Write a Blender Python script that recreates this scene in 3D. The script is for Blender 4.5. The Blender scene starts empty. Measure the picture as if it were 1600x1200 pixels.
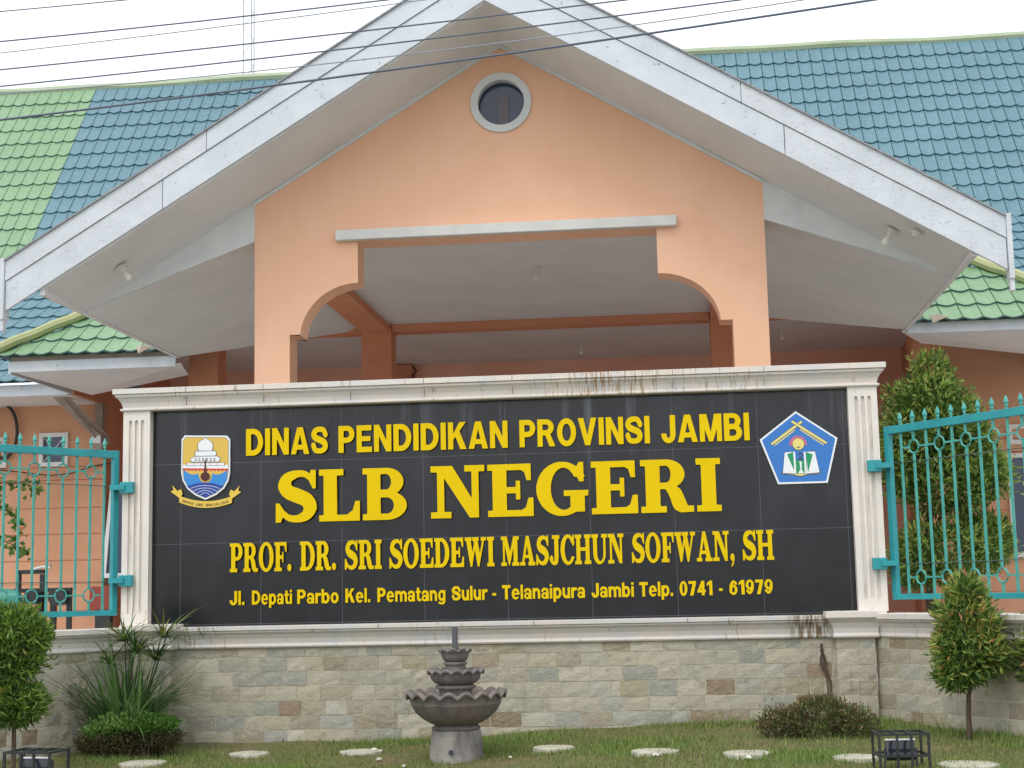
import bpy, bmesh, math, random
import numpy as np
from mathutils import Vector, Matrix
random.seed(7); RNG = np.random.default_rng(11)
C = bpy.context.scene.collection
SC = bpy.context.scene

# ------------------------------------------------------------------ camera
cam_d = bpy.data.cameras.new("camera"); cam = bpy.data.objects.new("camera", cam_d); C.objects.link(cam)
SC.camera = cam
cam_d.sensor_width = 36.0; cam_d.lens = 2350 / 1600 * 36.0; cam_d.clip_end = 2000
yaw, pitch, roll = (math.radians(a) for a in (5.76, 7.80, -1.23))
fw = Vector((-math.sin(yaw) * math.cos(pitch), math.cos(yaw) * math.cos(pitch), math.sin(pitch)))
rt = Vector((math.cos(yaw), math.sin(yaw), 0)); up = rt.cross(fw)
rt2 = math.cos(roll) * rt + math.sin(roll) * up; up2 = -math.sin(roll) * rt + math.cos(roll) * up
cam.matrix_world = Matrix(((rt2.x, up2.x, -fw.x, 0), (rt2.y, up2.y, -fw.y, -11.2), (rt2.z, up2.z, -fw.z, 1.09), (0, 0, 0, 1)))

# ------------------------------------------------------------------ sky, sun, exposure (bright overcast)
SUN_EL, SUN_AZ = math.radians(58), math.radians(200)
w = bpy.data.worlds.new("World"); SC.world = w; w.use_nodes = True
nt = w.node_tree; bg = nt.nodes["Background"]
sky = nt.nodes.new("ShaderNodeTexSky"); sky.sky_type = 'NISHITA'; sky.sun_disc = False
sky.sun_elevation = SUN_EL; sky.sun_rotation = SUN_AZ; sky.dust_density = 4.0; sky.air_density = 1.0
hsv = nt.nodes.new("ShaderNodeHueSaturation"); hsv.inputs['Saturation'].default_value = 0.12
mixw = nt.nodes.new("ShaderNodeMixRGB"); mixw.inputs[0].default_value = 0.72
mixw.inputs[2].default_value = (8.35, 8.75, 9.3, 1)          # the even cloud layer
nt.links.new(sky.outputs[0], hsv.inputs['Color']); nt.links.new(hsv.outputs[0], mixw.inputs[1])
nt.links.new(mixw.outputs[0], bg.inputs['Color']); bg.inputs['Strength'].default_value = 0.15
sun_d = bpy.data.lights.new("sun", 'SUN'); sun_d.energy = 0.8; sun_d.angle = math.radians(25); sun_d.color = (1, .95, .88)
sun = bpy.data.objects.new("sun", sun_d); C.objects.link(sun)
sd = Vector((math.sin(SUN_AZ) * math.cos(SUN_EL), math.cos(SUN_AZ) * math.cos(SUN_EL), math.sin(SUN_EL)))
sun.rotation_euler = sd.to_track_quat('Z', 'Y').to_euler()
SC.view_settings.view_transform = 'Standard'; SC.view_settings.look = 'None'
SC.view_settings.exposure = 0.35; SC.view_settings.gamma = 1.0
try: SC.view_settings.use_curve_mapping = False
except Exception: pass

# ------------------------------------------------------------------ materials
def lin(h):
    h = h.lstrip('#'); o = []
    for i in (0, 2, 4):
        c = int(h[i:i + 2], 16) / 255
        o.append(c / 12.92 if c <= .04045 else ((c + .055) / 1.055) ** 2.4)
    return (*o, 1)

def mat(name, c, c2=None, rough=.7, scale=4.0, detail=6, lo=.35, hi=.65, stretch=(1, 1, 1), bump=0, bscale=60,
        metal=0, spec=.5, c3=None, s3=1.5, lo3=.55, hi3=.75, st3=(1, 1, 1), attr=False, attrmix=1.0, transm=0):
    m = bpy.data.materials.new(name); m.use_nodes = True
    t = m.node_tree; N = t.nodes; Lk = t.links.new; b = N["Principled BSDF"]
    b.inputs['Roughness'].default_value = rough; b.inputs['Metallic'].default_value = metal
    b.inputs['Specular IOR Level'].default_value = spec
    if transm:
        b.inputs['Transmission Weight'].default_value = transm
    tc = N.new("ShaderNodeTexCoord")
    def noise(sc, st, det):
        mp = N.new("ShaderNodeMapping"); mp.inputs['Scale'].default_value = st
        Lk(tc.outputs['Object'], mp.inputs['Vector'])
        n = N.new("ShaderNodeTexNoise"); n.inputs['Scale'].default_value = sc; n.inputs['Detail'].default_value = det
        n.inputs['Roughness'].default_value = .62
        Lk(mp.outputs[0], n.inputs['Vector']); return n.outputs['Fac']
    def ramp(src, a, z):
        r = N.new("ShaderNodeMapRange"); r.inputs[1].default_value = a; r.inputs[2].default_value = z
        Lk(src, r.inputs[0]); return r.outputs[0]
    col = None
    def mix(fac, a, bb, mode='MIX'):
        x = N.new("ShaderNodeMixRGB"); x.blend_type = mode
        if fac is None: x.inputs[0].default_value = 1
        elif isinstance(fac, float): x.inputs[0].default_value = fac
        else: Lk(fac, x.inputs[0])
        for v, i in ((a, 1), (bb, 2)):
            if isinstance(v, tuple): x.inputs[i].default_value = v
            else: Lk(v, x.inputs[i])
        return x.outputs[0]
    base = lin(c) if isinstance(c, str) else c
    cur = base
    if attr:
        an = N.new("ShaderNodeAttribute"); an.attribute_name = "Col"; cur = an.outputs['Color']
        if attrmix < 1: cur = mix(attrmix, base, cur)
    if c2: cur = mix(ramp(noise(scale, stretch, detail), lo, hi), cur, lin(c2))
    if c3: cur = mix(ramp(noise(s3, st3, 8), lo3, hi3), cur, lin(c3))
    if isinstance(cur, tuple): b.inputs['Base Color'].default_value = cur
    else: Lk(cur, b.inputs['Base Color'])
    if bump:
        bp = N.new("ShaderNodeBump"); bp.inputs['Strength'].default_value = min(1, bump); bp.inputs['Distance'].default_value = .01
        Lk(noise(bscale, (1, 1, 1), 8), bp.inputs['Height']); Lk(bp.outputs[0], b.inputs['Normal'])
    return m

def translucent(m, f):   # thin leaves let part of the light through
    t = m.node_tree; N = t.nodes; L = t.links.new; b = N["Principled BSDF"]; o = N["Material Output"]
    tr = N.new("ShaderNodeBsdfTranslucent"); mx = N.new("ShaderNodeMixShader"); mx.inputs[0].default_value = f
    L(b.inputs['Base Color'].links[0].from_socket, tr.inputs['Color']); L(b.outputs[0], mx.inputs[1]); L(tr.outputs[0], mx.inputs[2]); L(mx.outputs[0], o.inputs['Surface'])
def attr_mix(m):   # vertex colour, lightly varied by noise
    return m

M = {}
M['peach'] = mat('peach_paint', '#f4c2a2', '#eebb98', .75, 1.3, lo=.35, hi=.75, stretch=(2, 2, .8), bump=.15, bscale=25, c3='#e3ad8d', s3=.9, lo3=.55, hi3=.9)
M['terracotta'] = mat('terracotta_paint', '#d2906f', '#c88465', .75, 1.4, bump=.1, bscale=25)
M['back_peach'] = mat('rosy_back_wall_paint', '#f3bfa8', '#ecb49c', .8, 1.2)
M['edge_cap'] = mat('mouldy_verge_capping', '#a2a5a8', '#83868a', .8, 9, c3='#6b6d70', s3=30, lo3=.5, hi3=.7)
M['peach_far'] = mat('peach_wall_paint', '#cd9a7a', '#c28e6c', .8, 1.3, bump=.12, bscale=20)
M['soffit'] = mat('grey_soffit_board', '#dddfe0', '#d2d5d6', .8, 1.6, lo=.35, hi=.7)
M['ceil'] = mat('ceiling_board', '#dad8d8', '#cfcdcd', .8, 1.2)
M['white_wood'] = mat('white_painted_wood', '#d3d9df', '#c6cdd4', .6, 3, c3='#8d9094', s3=26, lo3=.63, hi3=.72, st3=(.5, .5, .5), bump=.3, bscale=40)
M['white_wood_worn'] = mat('worn_white_wood', '#d3d8dd', '#c6cbd0', .7, 4, c3='#9da1a5', s3=42, lo3=.57, hi3=.78, st3=(.5, .5, .9), bump=.5, bscale=40)
M['trim_white'] = mat('white_plaster_trim', '#dcdcd8', '#d0cfca', .7, 5, bump=.1)
M['trim_grey'] = mat('grey_trim', '#dde0e0', '#d0d4d4', .7, 5)
M['bare_wood'] = mat('grey_weathered_wood', '#a59a8e', '#8d8278', .8, 6, stretch=(1, 1, 6))
M['marble'] = mat('cream_cast_stone', '#e6dcd0', '#d8d2cb', .6, 5, lo=.3, hi=.7, c3='#8f7d66', s3=7, lo3=.6, hi3=.78, st3=(3, 3, .35), bump=.25, bscale=50)
M['marble_worn'] = mat('stained_cast_stone', '#e0d3c4', '#cfcfcf', .65, 4, lo=.3, hi=.7, c3='#6f5b44', s3=6, lo3=.6, hi3=.8, st3=(3, 3, .4), bump=.3, bscale=50)
M['blue_tile'] = mat('blue_metal_tile', '#5c808c', '#527682', .5, .6, lo=.3, hi=.7, c3='#6f8f97', s3=14, lo3=.5, hi3=.8, bump=.06, bscale=120)
M['green_tile'] = mat('green_metal_tile', '#7c9d78', '#72926e', .5, .7, lo=.3, hi=.7, c3='#8eaa82', s3=14, lo3=.5, hi3=.8, bump=.06, bscale=120)
M['ridge'] = mat('yellow_green_ridge_cap', '#a9ad7c', '#9ca06e', .5, 2)
M['ridge_pale'] = mat('pale_green_ridge_cap', '#a3b091', '#95a383', .5, 2)
M['gold'] = mat('golden_yellow_acrylic', '#e4c300', '#dfbd00', .6, 2, spec=.15)
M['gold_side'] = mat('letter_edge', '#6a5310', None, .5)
M['teal'] = mat('teal_gloss_paint', '#2a9ca2', '#238b94', .4, 7, c3='#1f6f74', s3=18, lo3=.66, hi3=.8, bump=.1)
M['teal_pale'] = mat('faded_teal_paint', '#4fa89c', '#3b978f', .5, 9, c3='#7d806a', s3=25, lo3=.6, hi3=.72)
M['steel'] = mat('dark_rod', '#4c5e58', None, .5)
M['black_steel'] = mat('black_painted_steel', '#1d2223', '#2b3030', .5, 12)
M['grey_lamp'] = mat('grey_cast_aluminium', '#4b5054', '#41464a', .45, 8, metal=.3)
M['lampglass'] = mat('floodlight_glass', '#20242c', None, .12)
M['chrome'] = mat('pale_rim', '#c9ccce', None, .4)
M['dirty_cream'] = mat('bulb_holder_plastic', '#cfccc4', None, .5)
M['bulb'] = mat('frosted_bulb', '#dedcd4', None, .25)
M['glass_dark'] = mat('dark_window_glass', '#3a4760', '#323e55', .12, 2)
M['post'] = mat('grey_attic_post', '#777078', None, .8)
M['void'] = mat('dark_attic', '#3a3f4e', None, .9)
M['concrete'] = mat('weathered_concrete', '#9d9892', '#827d77', .9, 7, c3='#4f4b47', s3=3, lo3=.5, hi3=.75, st3=(3, 3, 1), bump=.7, bscale=70)
M['concrete_dark'] = mat('dark_weathered_concrete', '#7a7571', '#5f5b58', .9, 6, stretch=(2.5, 2.5, .7), c3='#857268', s3=2.4, lo3=.5, hi3=.7, st3=(2.2, 2.2, 1), bump=.8, bscale=75)
M['pipe'] = mat('grey_pvc', '#54565a', None, .5)
M['paver'] = mat('pale_stepping_stone', '#bfbaab', '#a7a291', .9, 12, c3='#8b8672', s3=20, lo3=.6, hi3=.72, bump=.6, bscale=40)
M['bark'] = mat('brown_bark', '#5d4b3c', '#46382d', .9, 14, stretch=(3, 3, 1), bump=.6, bscale=50)
M['leaf'] = mat('leaves', '#4a6a2a', None, .45, attr=True, spec=.4)
M['flower'] = mat('orange_blossom', '#d98a5c', None, .6)
M['grass'] = mat('grass_blades', '#5d6b34', None, .7, attr=True, spec=.2)
M['stone'] = mat('sandstone_block', '#a59c86', None, .85, attr=True, bump=.7, bscale=38)
M['mortar'] = mat('stone_wall_mortar', '#c6c0ae', '#b5ad99', .9, 20, bump=.5, bscale=60)
M['plinth_soil'] = mat('muddy_wall_foot', '#6f6353', '#5c5246', .95, 12, bump=.6)
M['wire'] = mat('black_power_cable', '#566070', None, .5)
M['wire_pale'] = mat('pale_cable', '#8d95a0', None, .5)
M['tower'] = mat('galvanised_tower_steel', '#aeb3b8', None, .6)
M['tarp'] = mat('green_plastic_sheet', '#3f8f80', '#2f7a6c', .45, 9, bump=.6, bscale=12)
M['red_plastic'] = mat('red_plastic', '#8f3a2c', None, .5)
M['white'] = mat('white_enamel', '#e2e4e4', None, .5)
M['camgrey'] = mat('camera_housing', '#c2b6a4', None, .5)
M['lawn'] = mat('lawn_soil', '#6a6740', '#575a30', .95, 5, lo=.3, hi=.7, c3='#75664c', s3=2.2, lo3=.48, hi3=.66, bump=.8, bscale=90)
M['yard'] = mat('concrete_yard', '#c2bfba', '#b6b3ae', .9, 2)
M['road'] = mat('pale_concrete_road', '#8f8e8c', '#858482', .9, 6, bump=.5)
M['pebble'] = mat('white_pebble', '#d9d6cb', '#c4c0b2', .8, 20)
for k, h in dict(e_white='#e6e8ea', e_yellow='#d9b44c', e_blue='#2f86cf', e_navy='#1f3f96', e_red='#cf3a34', e_maroon='#4a1a18',
                 e_line='#40464e', e_green='#0f8f5a', e_pink='#e0647c', e_cream='#e3d27a', e_pblue='#2f74c0', e_ribbon='#e0bd4a', e_black='#2a2410').items():
    M[k] = mat('emblem_' + k[2:], h, None, .4)

translucent(M['leaf'], .35); translucent(M['grass'], .3)
M['tile_edge_shade'] = mat('shade_painted_tile_edge', '#55747f', '#4b6974', .6, 6)  # shadow line under each tile lip, painted into the folded edge's colour
# the black granite cladding with hairline joints and mineral runs below the cornice
def granite():
    m = bpy.data.materials.new('black_granite_tiles'); m.use_nodes = True
    t = m.node_tree; N = t.nodes; L = t.links.new; b = N["Principled BSDF"]
    tc = N.new("ShaderNodeTexCoord")
    br = N.new("ShaderNodeTexBrick"); br.offset = 0; br.squash = 1
    mp = N.new("ShaderNodeMapping"); mp.vector_type = 'POINT'
    mp.inputs['Rotation'].default_value = (math.radians(90), 0, 0)
    sx = N.new("ShaderNodeSeparateXYZ"); cx = N.new("ShaderNodeCombineXYZ")
    L(tc.outputs['Object'], sx.inputs[0])
    ax = N.new("ShaderNodeMath"); ax.operation = 'ADD'; ax.inputs[1].default_value = 4.27; L(sx.outputs[0], ax.inputs[0])
    az = N.new("ShaderNodeMath"); az.operation = 'ADD'; az.inputs[1].default_value = -.88; L(sx.outputs[2], az.inputs[0])
    L(ax.outputs[0], cx.inputs[0]); L(az.outputs[0], cx.inputs[1]); L(cx.outputs[0], br.inputs['Vector'])
    br.inputs['Scale'].default_value = 1; br.inputs['Brick Width'].default_value = .6255; br.inputs['Row Height'].default_value = .61
    br.inputs['Mortar Size'].default_value = .0016; br.inputs['Mortar Smooth'].default_value = .3
    br.inputs['Color1'].default_value = lin('#0c0e13'); br.inputs['Color2'].default_value = lin('#0e1015')
    br.inputs['Mortar'].default_value = lin('#5a5c60')
    def noise(sc, st, d=8):
        q = N.new("ShaderNodeMapping"); q.inputs['Scale'].default_value = st; L(tc.outputs['Object'], q.inputs['Vector'])
        n = N.new("ShaderNodeTexNoise"); n.inputs['Scale'].default_value = sc; n.inputs['Detail'].default_value = d
        L(q.outputs[0], n.inputs['Vector']); return n.outputs['Fac']
    def rng(s, a, z, c=0, d=1):
        r = N.new("ShaderNodeMapRange"); L(s, r.inputs[0])
        for i, v in enumerate((a, z, c, d)): r.inputs[i + 1].default_value = v
        return r.outputs[0]
    run = rng(noise(3.2, (3.5, 1, .12)), .56, .74)          # vertical lime runs
    top = rng(sx.outputs[2], 2.0, 2.5)
    mu = N.new("ShaderNodeMath"); mu.operation = 'MULTIPLY'; L(run, mu.inputs[0]); L(top, mu.inputs[1])
    mu2 = N.new("ShaderNodeMath"); mu2.operation = 'MULTIPLY'; L(mu.outputs[0], mu2.inputs[0]); mu2.inputs[1].default_value = .42
    x = N.new("ShaderNodeMixRGB"); L(mu2.outputs[0], x.inputs[0]); L(br.outputs['Color'], x.inputs[1]); x.inputs[2].default_value = lin('#8c8f95')
    d = rng(noise(4, (1, 1, .6)), .5, .8, 0, .07)
    y = N.new("ShaderNodeMixRGB"); L(d, y.inputs[0]); L(x.outputs[0], y.inputs[1]); y.inputs[2].default_value = lin('#6c6e74')
    L(y.outputs[0], b.inputs['Base Color'])
    L(rng(noise(5, (1, 1, .5)), .3, .7, .16, .26), b.inputs['Roughness'])
    b.inputs['Specular IOR Level'].default_value = .5
    return m
M['granite'] = granite()
def stained(name, src, spots):
    """copy of a stone material with run-off stains: (x centre, half width, noise threshold, colour)"""
    m = M[src].copy(); m.name = name; t = m.node_tree; N = t.nodes; L = t.links.new; bs = N["Principled BSDF"]
    cur = bs.inputs['Base Color'].links[0].from_socket; tc = N.new("ShaderNodeTexCoord"); sx = N.new("ShaderNodeSeparateXYZ"); L(tc.outputs['Object'], sx.inputs[0])
    def mth(op, a, b_):
        q = N.new("ShaderNodeMath"); q.operation = op
        for v, i in ((a, 0), (b_, 1)):
            if isinstance(v, (int, float)): q.inputs[i].default_value = v
            else: L(v, q.inputs[i])
        return q.outputs[0]
    for xc, hw, th, hx in spots:
        d = mth('ABSOLUTE', mth('SUBTRACT', sx.outputs[0], xc), 0); mr = N.new("ShaderNodeMapRange"); mr.inputs[1].default_value = hw; mr.inputs[2].default_value = hw * .35; L(d, mr.inputs[0])
        mp = N.new("ShaderNodeMapping"); mp.inputs['Scale'].default_value = (14, 3, 1.6); L(tc.outputs['Object'], mp.inputs['Vector'])
        n = N.new("ShaderNodeTexNoise"); n.inputs['Scale'].default_value = 4; n.inputs['Detail'].default_value = 8; L(mp.outputs[0], n.inputs['Vector'])
        r = N.new("ShaderNodeMapRange"); r.inputs[1].default_value = th; r.inputs[2].default_value = th + .16; L(n.outputs['Fac'], r.inputs[0])
        x = N.new("ShaderNodeMixRGB"); L(mth('MULTIPLY', mr.outputs[0], r.outputs[0]), x.inputs[0]); L(cur, x.inputs[1]); x.inputs[2].default_value = lin(hx); cur = x.outputs[0]
    L(cur, bs.inputs['Base Color']); M[name] = m
# (object space of the sign starts at x = -1.3)
stained('cornice_stone', 'marble_worn', ((.95, .75, .5, '#a9977c'), (.82, .2, .47, '#b08a64'), (1.75, .5, .56, '#a4947c'), (-2.3, .4, .58, '#a4947c')))
stained('ledge_stone', 'marble_worn', ((2.3, .2, .40, '#7d6b52'), (1.75, .12, .54, '#9a8468'), (-.4, .5, .6, '#9a8a72'), (-2.3, .3, .5, '#9c8a70')))

# ------------------------------------------------------------------ object helpers
WLOC = {}
def thing(name, label, cat, loc=(0, 0, 0), rotz=0, group=None):
    o = bpy.data.objects.new(name, None); C.objects.link(o); o.empty_display_size = .1
    o.location = loc; o.rotation_euler = (0, 0, rotz); o['label'] = label; o['category'] = cat
    if group: o['group'] = group
    WLOC[o] = Vector(loc); return o
def tag(o, label, cat, group=None, kind=None):
    if label: o['label'] = label
    if cat: o['category'] = cat
    if group: o['group'] = group
    if kind: o['kind'] = kind
    return o
def link_mesh(name, me, parent=None, mats=()):
    for m in mats: me.materials.append(m)
    o = bpy.data.objects.new(name, me); C.objects.link(o)
    off = Vector((0, 0, 0))
    if parent is not None:
        o.parent = parent; off = WLOC.get(parent, Vector((0, 0, 0)))
    if off.length: me.transform(Matrix.Translation(-off))
    WLOC[o] = off; return o

class MB:
    def __init__(s): s.v = []; s.f = []; s.mi = []; s.cm = 0; s.col = []
    def add(s, vs, fs, col=None):
        b = len(s.v); s.v += [tuple(p) for p in vs]
        for f in fs: s.f.append(tuple(b + i for i in f)); s.mi.append(s.cm); s.col.append(col)
        return s
    def box(s, x0, x1, y0, y1, z0, z1, col=None, T=None):
        v = [(x0, y0, z0), (x1, y0, z0), (x1, y1, z0), (x0, y1, z0), (x0, y0, z1), (x1, y0, z1), (x1, y1, z1), (x0, y1, z1)]
        if T: v = [T(p) for p in v]
        return s.add(v, [(0, 3, 2, 1), (4, 5, 6, 7), (0, 1, 5, 4), (1, 2, 6, 5), (2, 3, 7, 6), (3, 0, 4, 7)], col)
    def poly(s, pts): return s.add(pts, [tuple(range(len(pts)))])
    def slab(s, pts, d):        # planar polygon pts thickened along vector d
        n = len(pts); d = Vector(d); a = [Vector(p) for p in pts]; b = [p + d for p in a]
        fs = [tuple(range(n)), tuple(range(2 * n - 1, n - 1, -1))]
        fs += [(i, i + n, (i + 1) % n + n, (i + 1) % n) for i in range(n)]
        return s.add(a + b, fs)
    def tube(s, pts, r, n=8, cap=True):
        pts = [Vector(p) for p in pts]; b = len(s.v); ring = []
        up = Vector((0, 0, 1))
        for i, p in enumerate(pts):
            t = (pts[min(i + 1, len(pts) - 1)] - pts[max(i - 1, 0)]).normalized()
            a = t.cross(up) if abs(t.dot(up)) < .95 else t.cross(Vector((1, 0, 0)))
            a.normalize(); c = t.cross(a)
            rr = r[i] if isinstance(r, (list, tuple)) else r
            ring += [p + a * math.cos(2 * math.pi * k / n) * rr + c * math.sin(2 * math.pi * k / n) * rr for k in range(n)]
        fs = []
        for i in range(len(pts) - 1):
            for k in range(n): fs.append((i * n + k, i * n + (k + 1) % n, (i + 1) * n + (k + 1) % n, (i + 1) * n + k))
        if cap: fs += [tuple(range(n - 1, -1, -1)), tuple((len(pts) - 1) * n + k for k in range(n))]
        return s.add(ring, fs)
    def lathe(s, prof, c, n=40, wob=None):    # prof [(r,z)], wob(theta,i)->(dr,dz)
        vs = []
        for i, (r, z) in enumerate(prof):
            for k in range(n):
                th = 2 * math.pi * k / n; dr, dz = wob(th, i) if wob else (0, 0)
                vs.append((c[0] + (r + dr) * math.cos(th), c[1] + (r + dr) * math.sin(th), c[2] + z + dz))
        fs = [(i * n + k, i * n + (k + 1) % n, (i + 1) * n + (k + 1) % n, (i + 1) * n + k) for i in range(len(prof) - 1) for k in range(n)]
        fs += [tuple(range(n - 1, -1, -1)), tuple((len(prof) - 1) * n + k for k in range(n))]
        return s.add(vs, fs)
    def sweep(s, path, prof):   # path of xy points (outward = right-hand side of travel), prof [(out,z)]
        n = len(path); P = [Vector(p) for p in path]; vs = []
        for i in range(n):
            d0 = (P[i] - P[i - 1]).normalized() if i else None; d1 = (P[i + 1] - P[i]).normalized() if i < n - 1 else None
            if d0 is None: d0 = d1
            if d1 is None: d1 = d0
            n0 = Vector((d0.y, -d0.x)); n1 = Vector((d1.y, -d1.x)); m = (n0 + n1).normalized(); k = 1 / max(.3, m.dot(n0))
            for o, z in prof: vs.append((P[i].x + m.x * o * k, P[i].y + m.y * o * k, z))
        q = len(prof); fs = [(i * q + j, (i + 1) * q + j, (i + 1) * q + (j + 1) % q, i * q + (j + 1) % q) for i in range(n - 1) for j in range(q)]
        fs += [tuple(range(q)), tuple((n - 1) * q + j for j in range(q - 1, -1, -1))]
        return s.add(vs, fs)
    def build(s, name, m, parent=None, smooth=False, bevel=0):
        me = bpy.data.meshes.new(name); me.from_pydata(s.v, [], s.f); me.update()
        ms = m if isinstance(m, (list, tuple)) else [m]
        if len(ms) > 1: me.polygons.foreach_set('material_index', s.mi)
        if any(c is not None for c in s.col):
            ca = me.color_attributes.new('Col', 'FLOAT_COLOR', 'CORNER'); arr = []
            for f, c in zip(s.f, s.col): arr += list(c if c else (.5, .5, .5, 1)) * len(f)
            ca.data.foreach_set('color', arr)
        bm = bmesh.new(); bm.from_mesh(me); bmesh.ops.recalc_face_normals(bm, faces=bm.faces[:]); bm.to_mesh(me); bm.free()
        if smooth:
            me.polygons.foreach_set('use_smooth', [True] * len(me.polygons))
            try: me.set_sharp_from_angle(angle=math.radians(40))
            except Exception: pass
        o = link_mesh(name, me, parent, [M[k] for k in ms])
        if bevel:
            b = o.modifiers.new('bevel', 'BEVEL'); b.width = bevel; b.segments = 2; b.limit_method = 'ANGLE'; b.angle_limit = math.radians(35)
        return o

def extrude2d(loops, depth, bevel=0):
    """filled outlines (with holes) in XY, thickened along Z, as a mesh"""
    cu = bpy.data.curves.new('outline', 'CURVE'); cu.dimensions = '2D'; cu.fill_mode = 'BOTH'
    cu.extrude = depth / 2; cu.bevel_depth = bevel
    for lp in loops:
        sp = cu.splines.new('POLY'); sp.points.add(len(lp) - 1)
        for i, p in enumerate(lp): sp.points[i].co = (p[0], p[1], 0, 1)
        sp.use_cyclic_u = True
    o = bpy.data.objects.new('outline', cu); C.objects.link(o)
    dg = bpy.context.evaluated_depsgraph_get(); me = bpy.data.meshes.new_from_object(o.evaluated_get(dg))
    bpy.data.objects.remove(o); bpy.data.curves.remove(cu); return me
FACE = Matrix(((1, 0, 0, 0), (0, 0, -1, 0), (0, 1, 0, 0), (0, 0, 0, 1)))   # XY outline -> XZ facing -Y
def face_part(name, loops, y_front, depth, m, parent, bevel=0):
    me = extrude2d(loops, depth, bevel); me.transform(Matrix.Translation((0, y_front + depth / 2, 0)) @ FACE)
    return link_mesh(name, me, parent, [M[m]])

def circ(cx, cy, rx, ry=None, n=48, a0=0, a1=2 * math.pi, end=False):
    ry = ry or rx; k = n if not end else n - 1
    return [(cx + rx * math.cos(a0 + (a1 - a0) * i / k), cy + ry * math.sin(a0 + (a1 - a0) * i / k)) for i in range(n)]

# ------------------------------------------------------------------ ground
def gz(x, y):
    t = min(1, max(0, (x + 2.6) / 3.4)); t = t * t * (3 - 2 * t)
    return .01 + .115 * t + .03 * min(y, 0)
def ground_grid(name, x0, x1, y0, y1, nx, ny, m, fn):
    vs = [(x0 + (x1 - x0) * i / nx, y0 + (y1 - y0) * j / ny) for j in range(ny + 1) for i in range(nx + 1)]
    b = MB(); b.add([(x, y, fn(x, y)) for x, y in vs], [(j * (nx + 1) + i, j * (nx + 1) + i + 1, (j + 1) * (nx + 1) + i + 1, (j + 1) * (nx + 1) + i) for j in range(ny) for i in range(nx)])
    o = b.build(name, m, None, True); o['kind'] = 'structure'; return o
ground_grid('lawn', -9, 7, -6, .25, 96, 50, 'lawn', lambda x, y: gz(x, y) + .012 * math.sin(x * 5.1 + y * 3) * math.sin(y * 6.3 - x * 2))
b = MB(); b.box(-40, 40, -30, -6.0, -.6, -.25); b.build('road', 'road')['kind'] = 'structure'
b = MB(); b.box(-24, 18, .3, 16, -.4, .3); b.build('yard', 'yard')['kind'] = 'structure'
b = MB(); b.box(-600, 600, -600, 900, -1.2, -.65); b.build('terrain', 'lawn')['kind'] = 'structure'

# ------------------------------------------------------------------ sandstone cladding
PAL = ['#a59e8b', '#a29b89', '#9d988a', '#a8a190', '#9f9786', '#a5a193', '#9b9788', '#a39b87', '#989486', '#a9a391', '#9e9888', '#a49d8b', '#989078', '#978e7c', '#958f80', '#8e8370', '#9b9a90', '#84745f', '#8f8f84', '#aea796', '#a6a08e', '#a7a18f']
def cladding(name, parent, p0, d, length, ztop, seed, zbase=-.12, face=0.0):
    """courses of individual blocks on a vertical face starting at p0 (xy), running along d, outward to the right of d"""
    r = random.Random(seed); b = MB(); d = Vector(d).normalized(); n = Vector((d.y, -d.x)); p0 = Vector(p0)
    def T(p): q = p0 + d * p[0] + n * p[1]; return (q.x, q.y, p[2])
    z = ztop; H = .108; row = 0
    while z > zbase:
        h = H * r.uniform(.94, 1.06)
        if row == 0: h *= .72
        s = -r.uniform(0, .15)
        while s < length:
            w = r.choice((.17, .19, .2, .21, .22, .24, .13)) * r.uniform(.95, 1.05)
            if r.random() < .04: w *= .5
            a, e = max(0, s), min(length, s + w)
            if e - a > .02:
                c = lin(r.choice(PAL)); k = r.uniform(1.0, 1.17); col = (c[0] * k, c[1] * k, c[2] * k, 1)
                o = face + r.uniform(.0008, .0035); g = .0034
                hh = h - g
                # slightly irregular front face split in 2x2 so the bed reads as cut stone
                xs = (a + g, (a + e) / 2 + r.uniform(-.02, .02), e - g); zs = (z - hh, z - hh / 2 + r.uniform(-.01, .01), z - g)
                vs = []
                for zi, zz in enumerate(zs):
                    for xi, xx in enumerate(xs):
                        mid = .004 if (zi == 1 and xi == 1) else 0
                        vs.append(T((xx + r.uniform(-.002, .002), o + r.uniform(-.002, .002) + mid, zz + r.uniform(-.002, .002))))
                for zi, zz in ((0, zs[0]), (2, zs[2])):
                    for xx in (xs[0], xs[2]): vs.append(T((xx - .0 , face - .004, zz)))
                b.add(vs, [(0, 1, 4, 3), (1, 2, 5, 4), (3, 4, 7, 6), (4, 5, 8, 7), (9, 10, 2, 1, 0), (6, 7, 8, 12, 11), (9, 0, 3, 6, 11), (2, 10, 12, 8, 5)], col)
            s += w
        z -= h; row += 1
    o = b.build(name, 'stone', parent); return o

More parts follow.
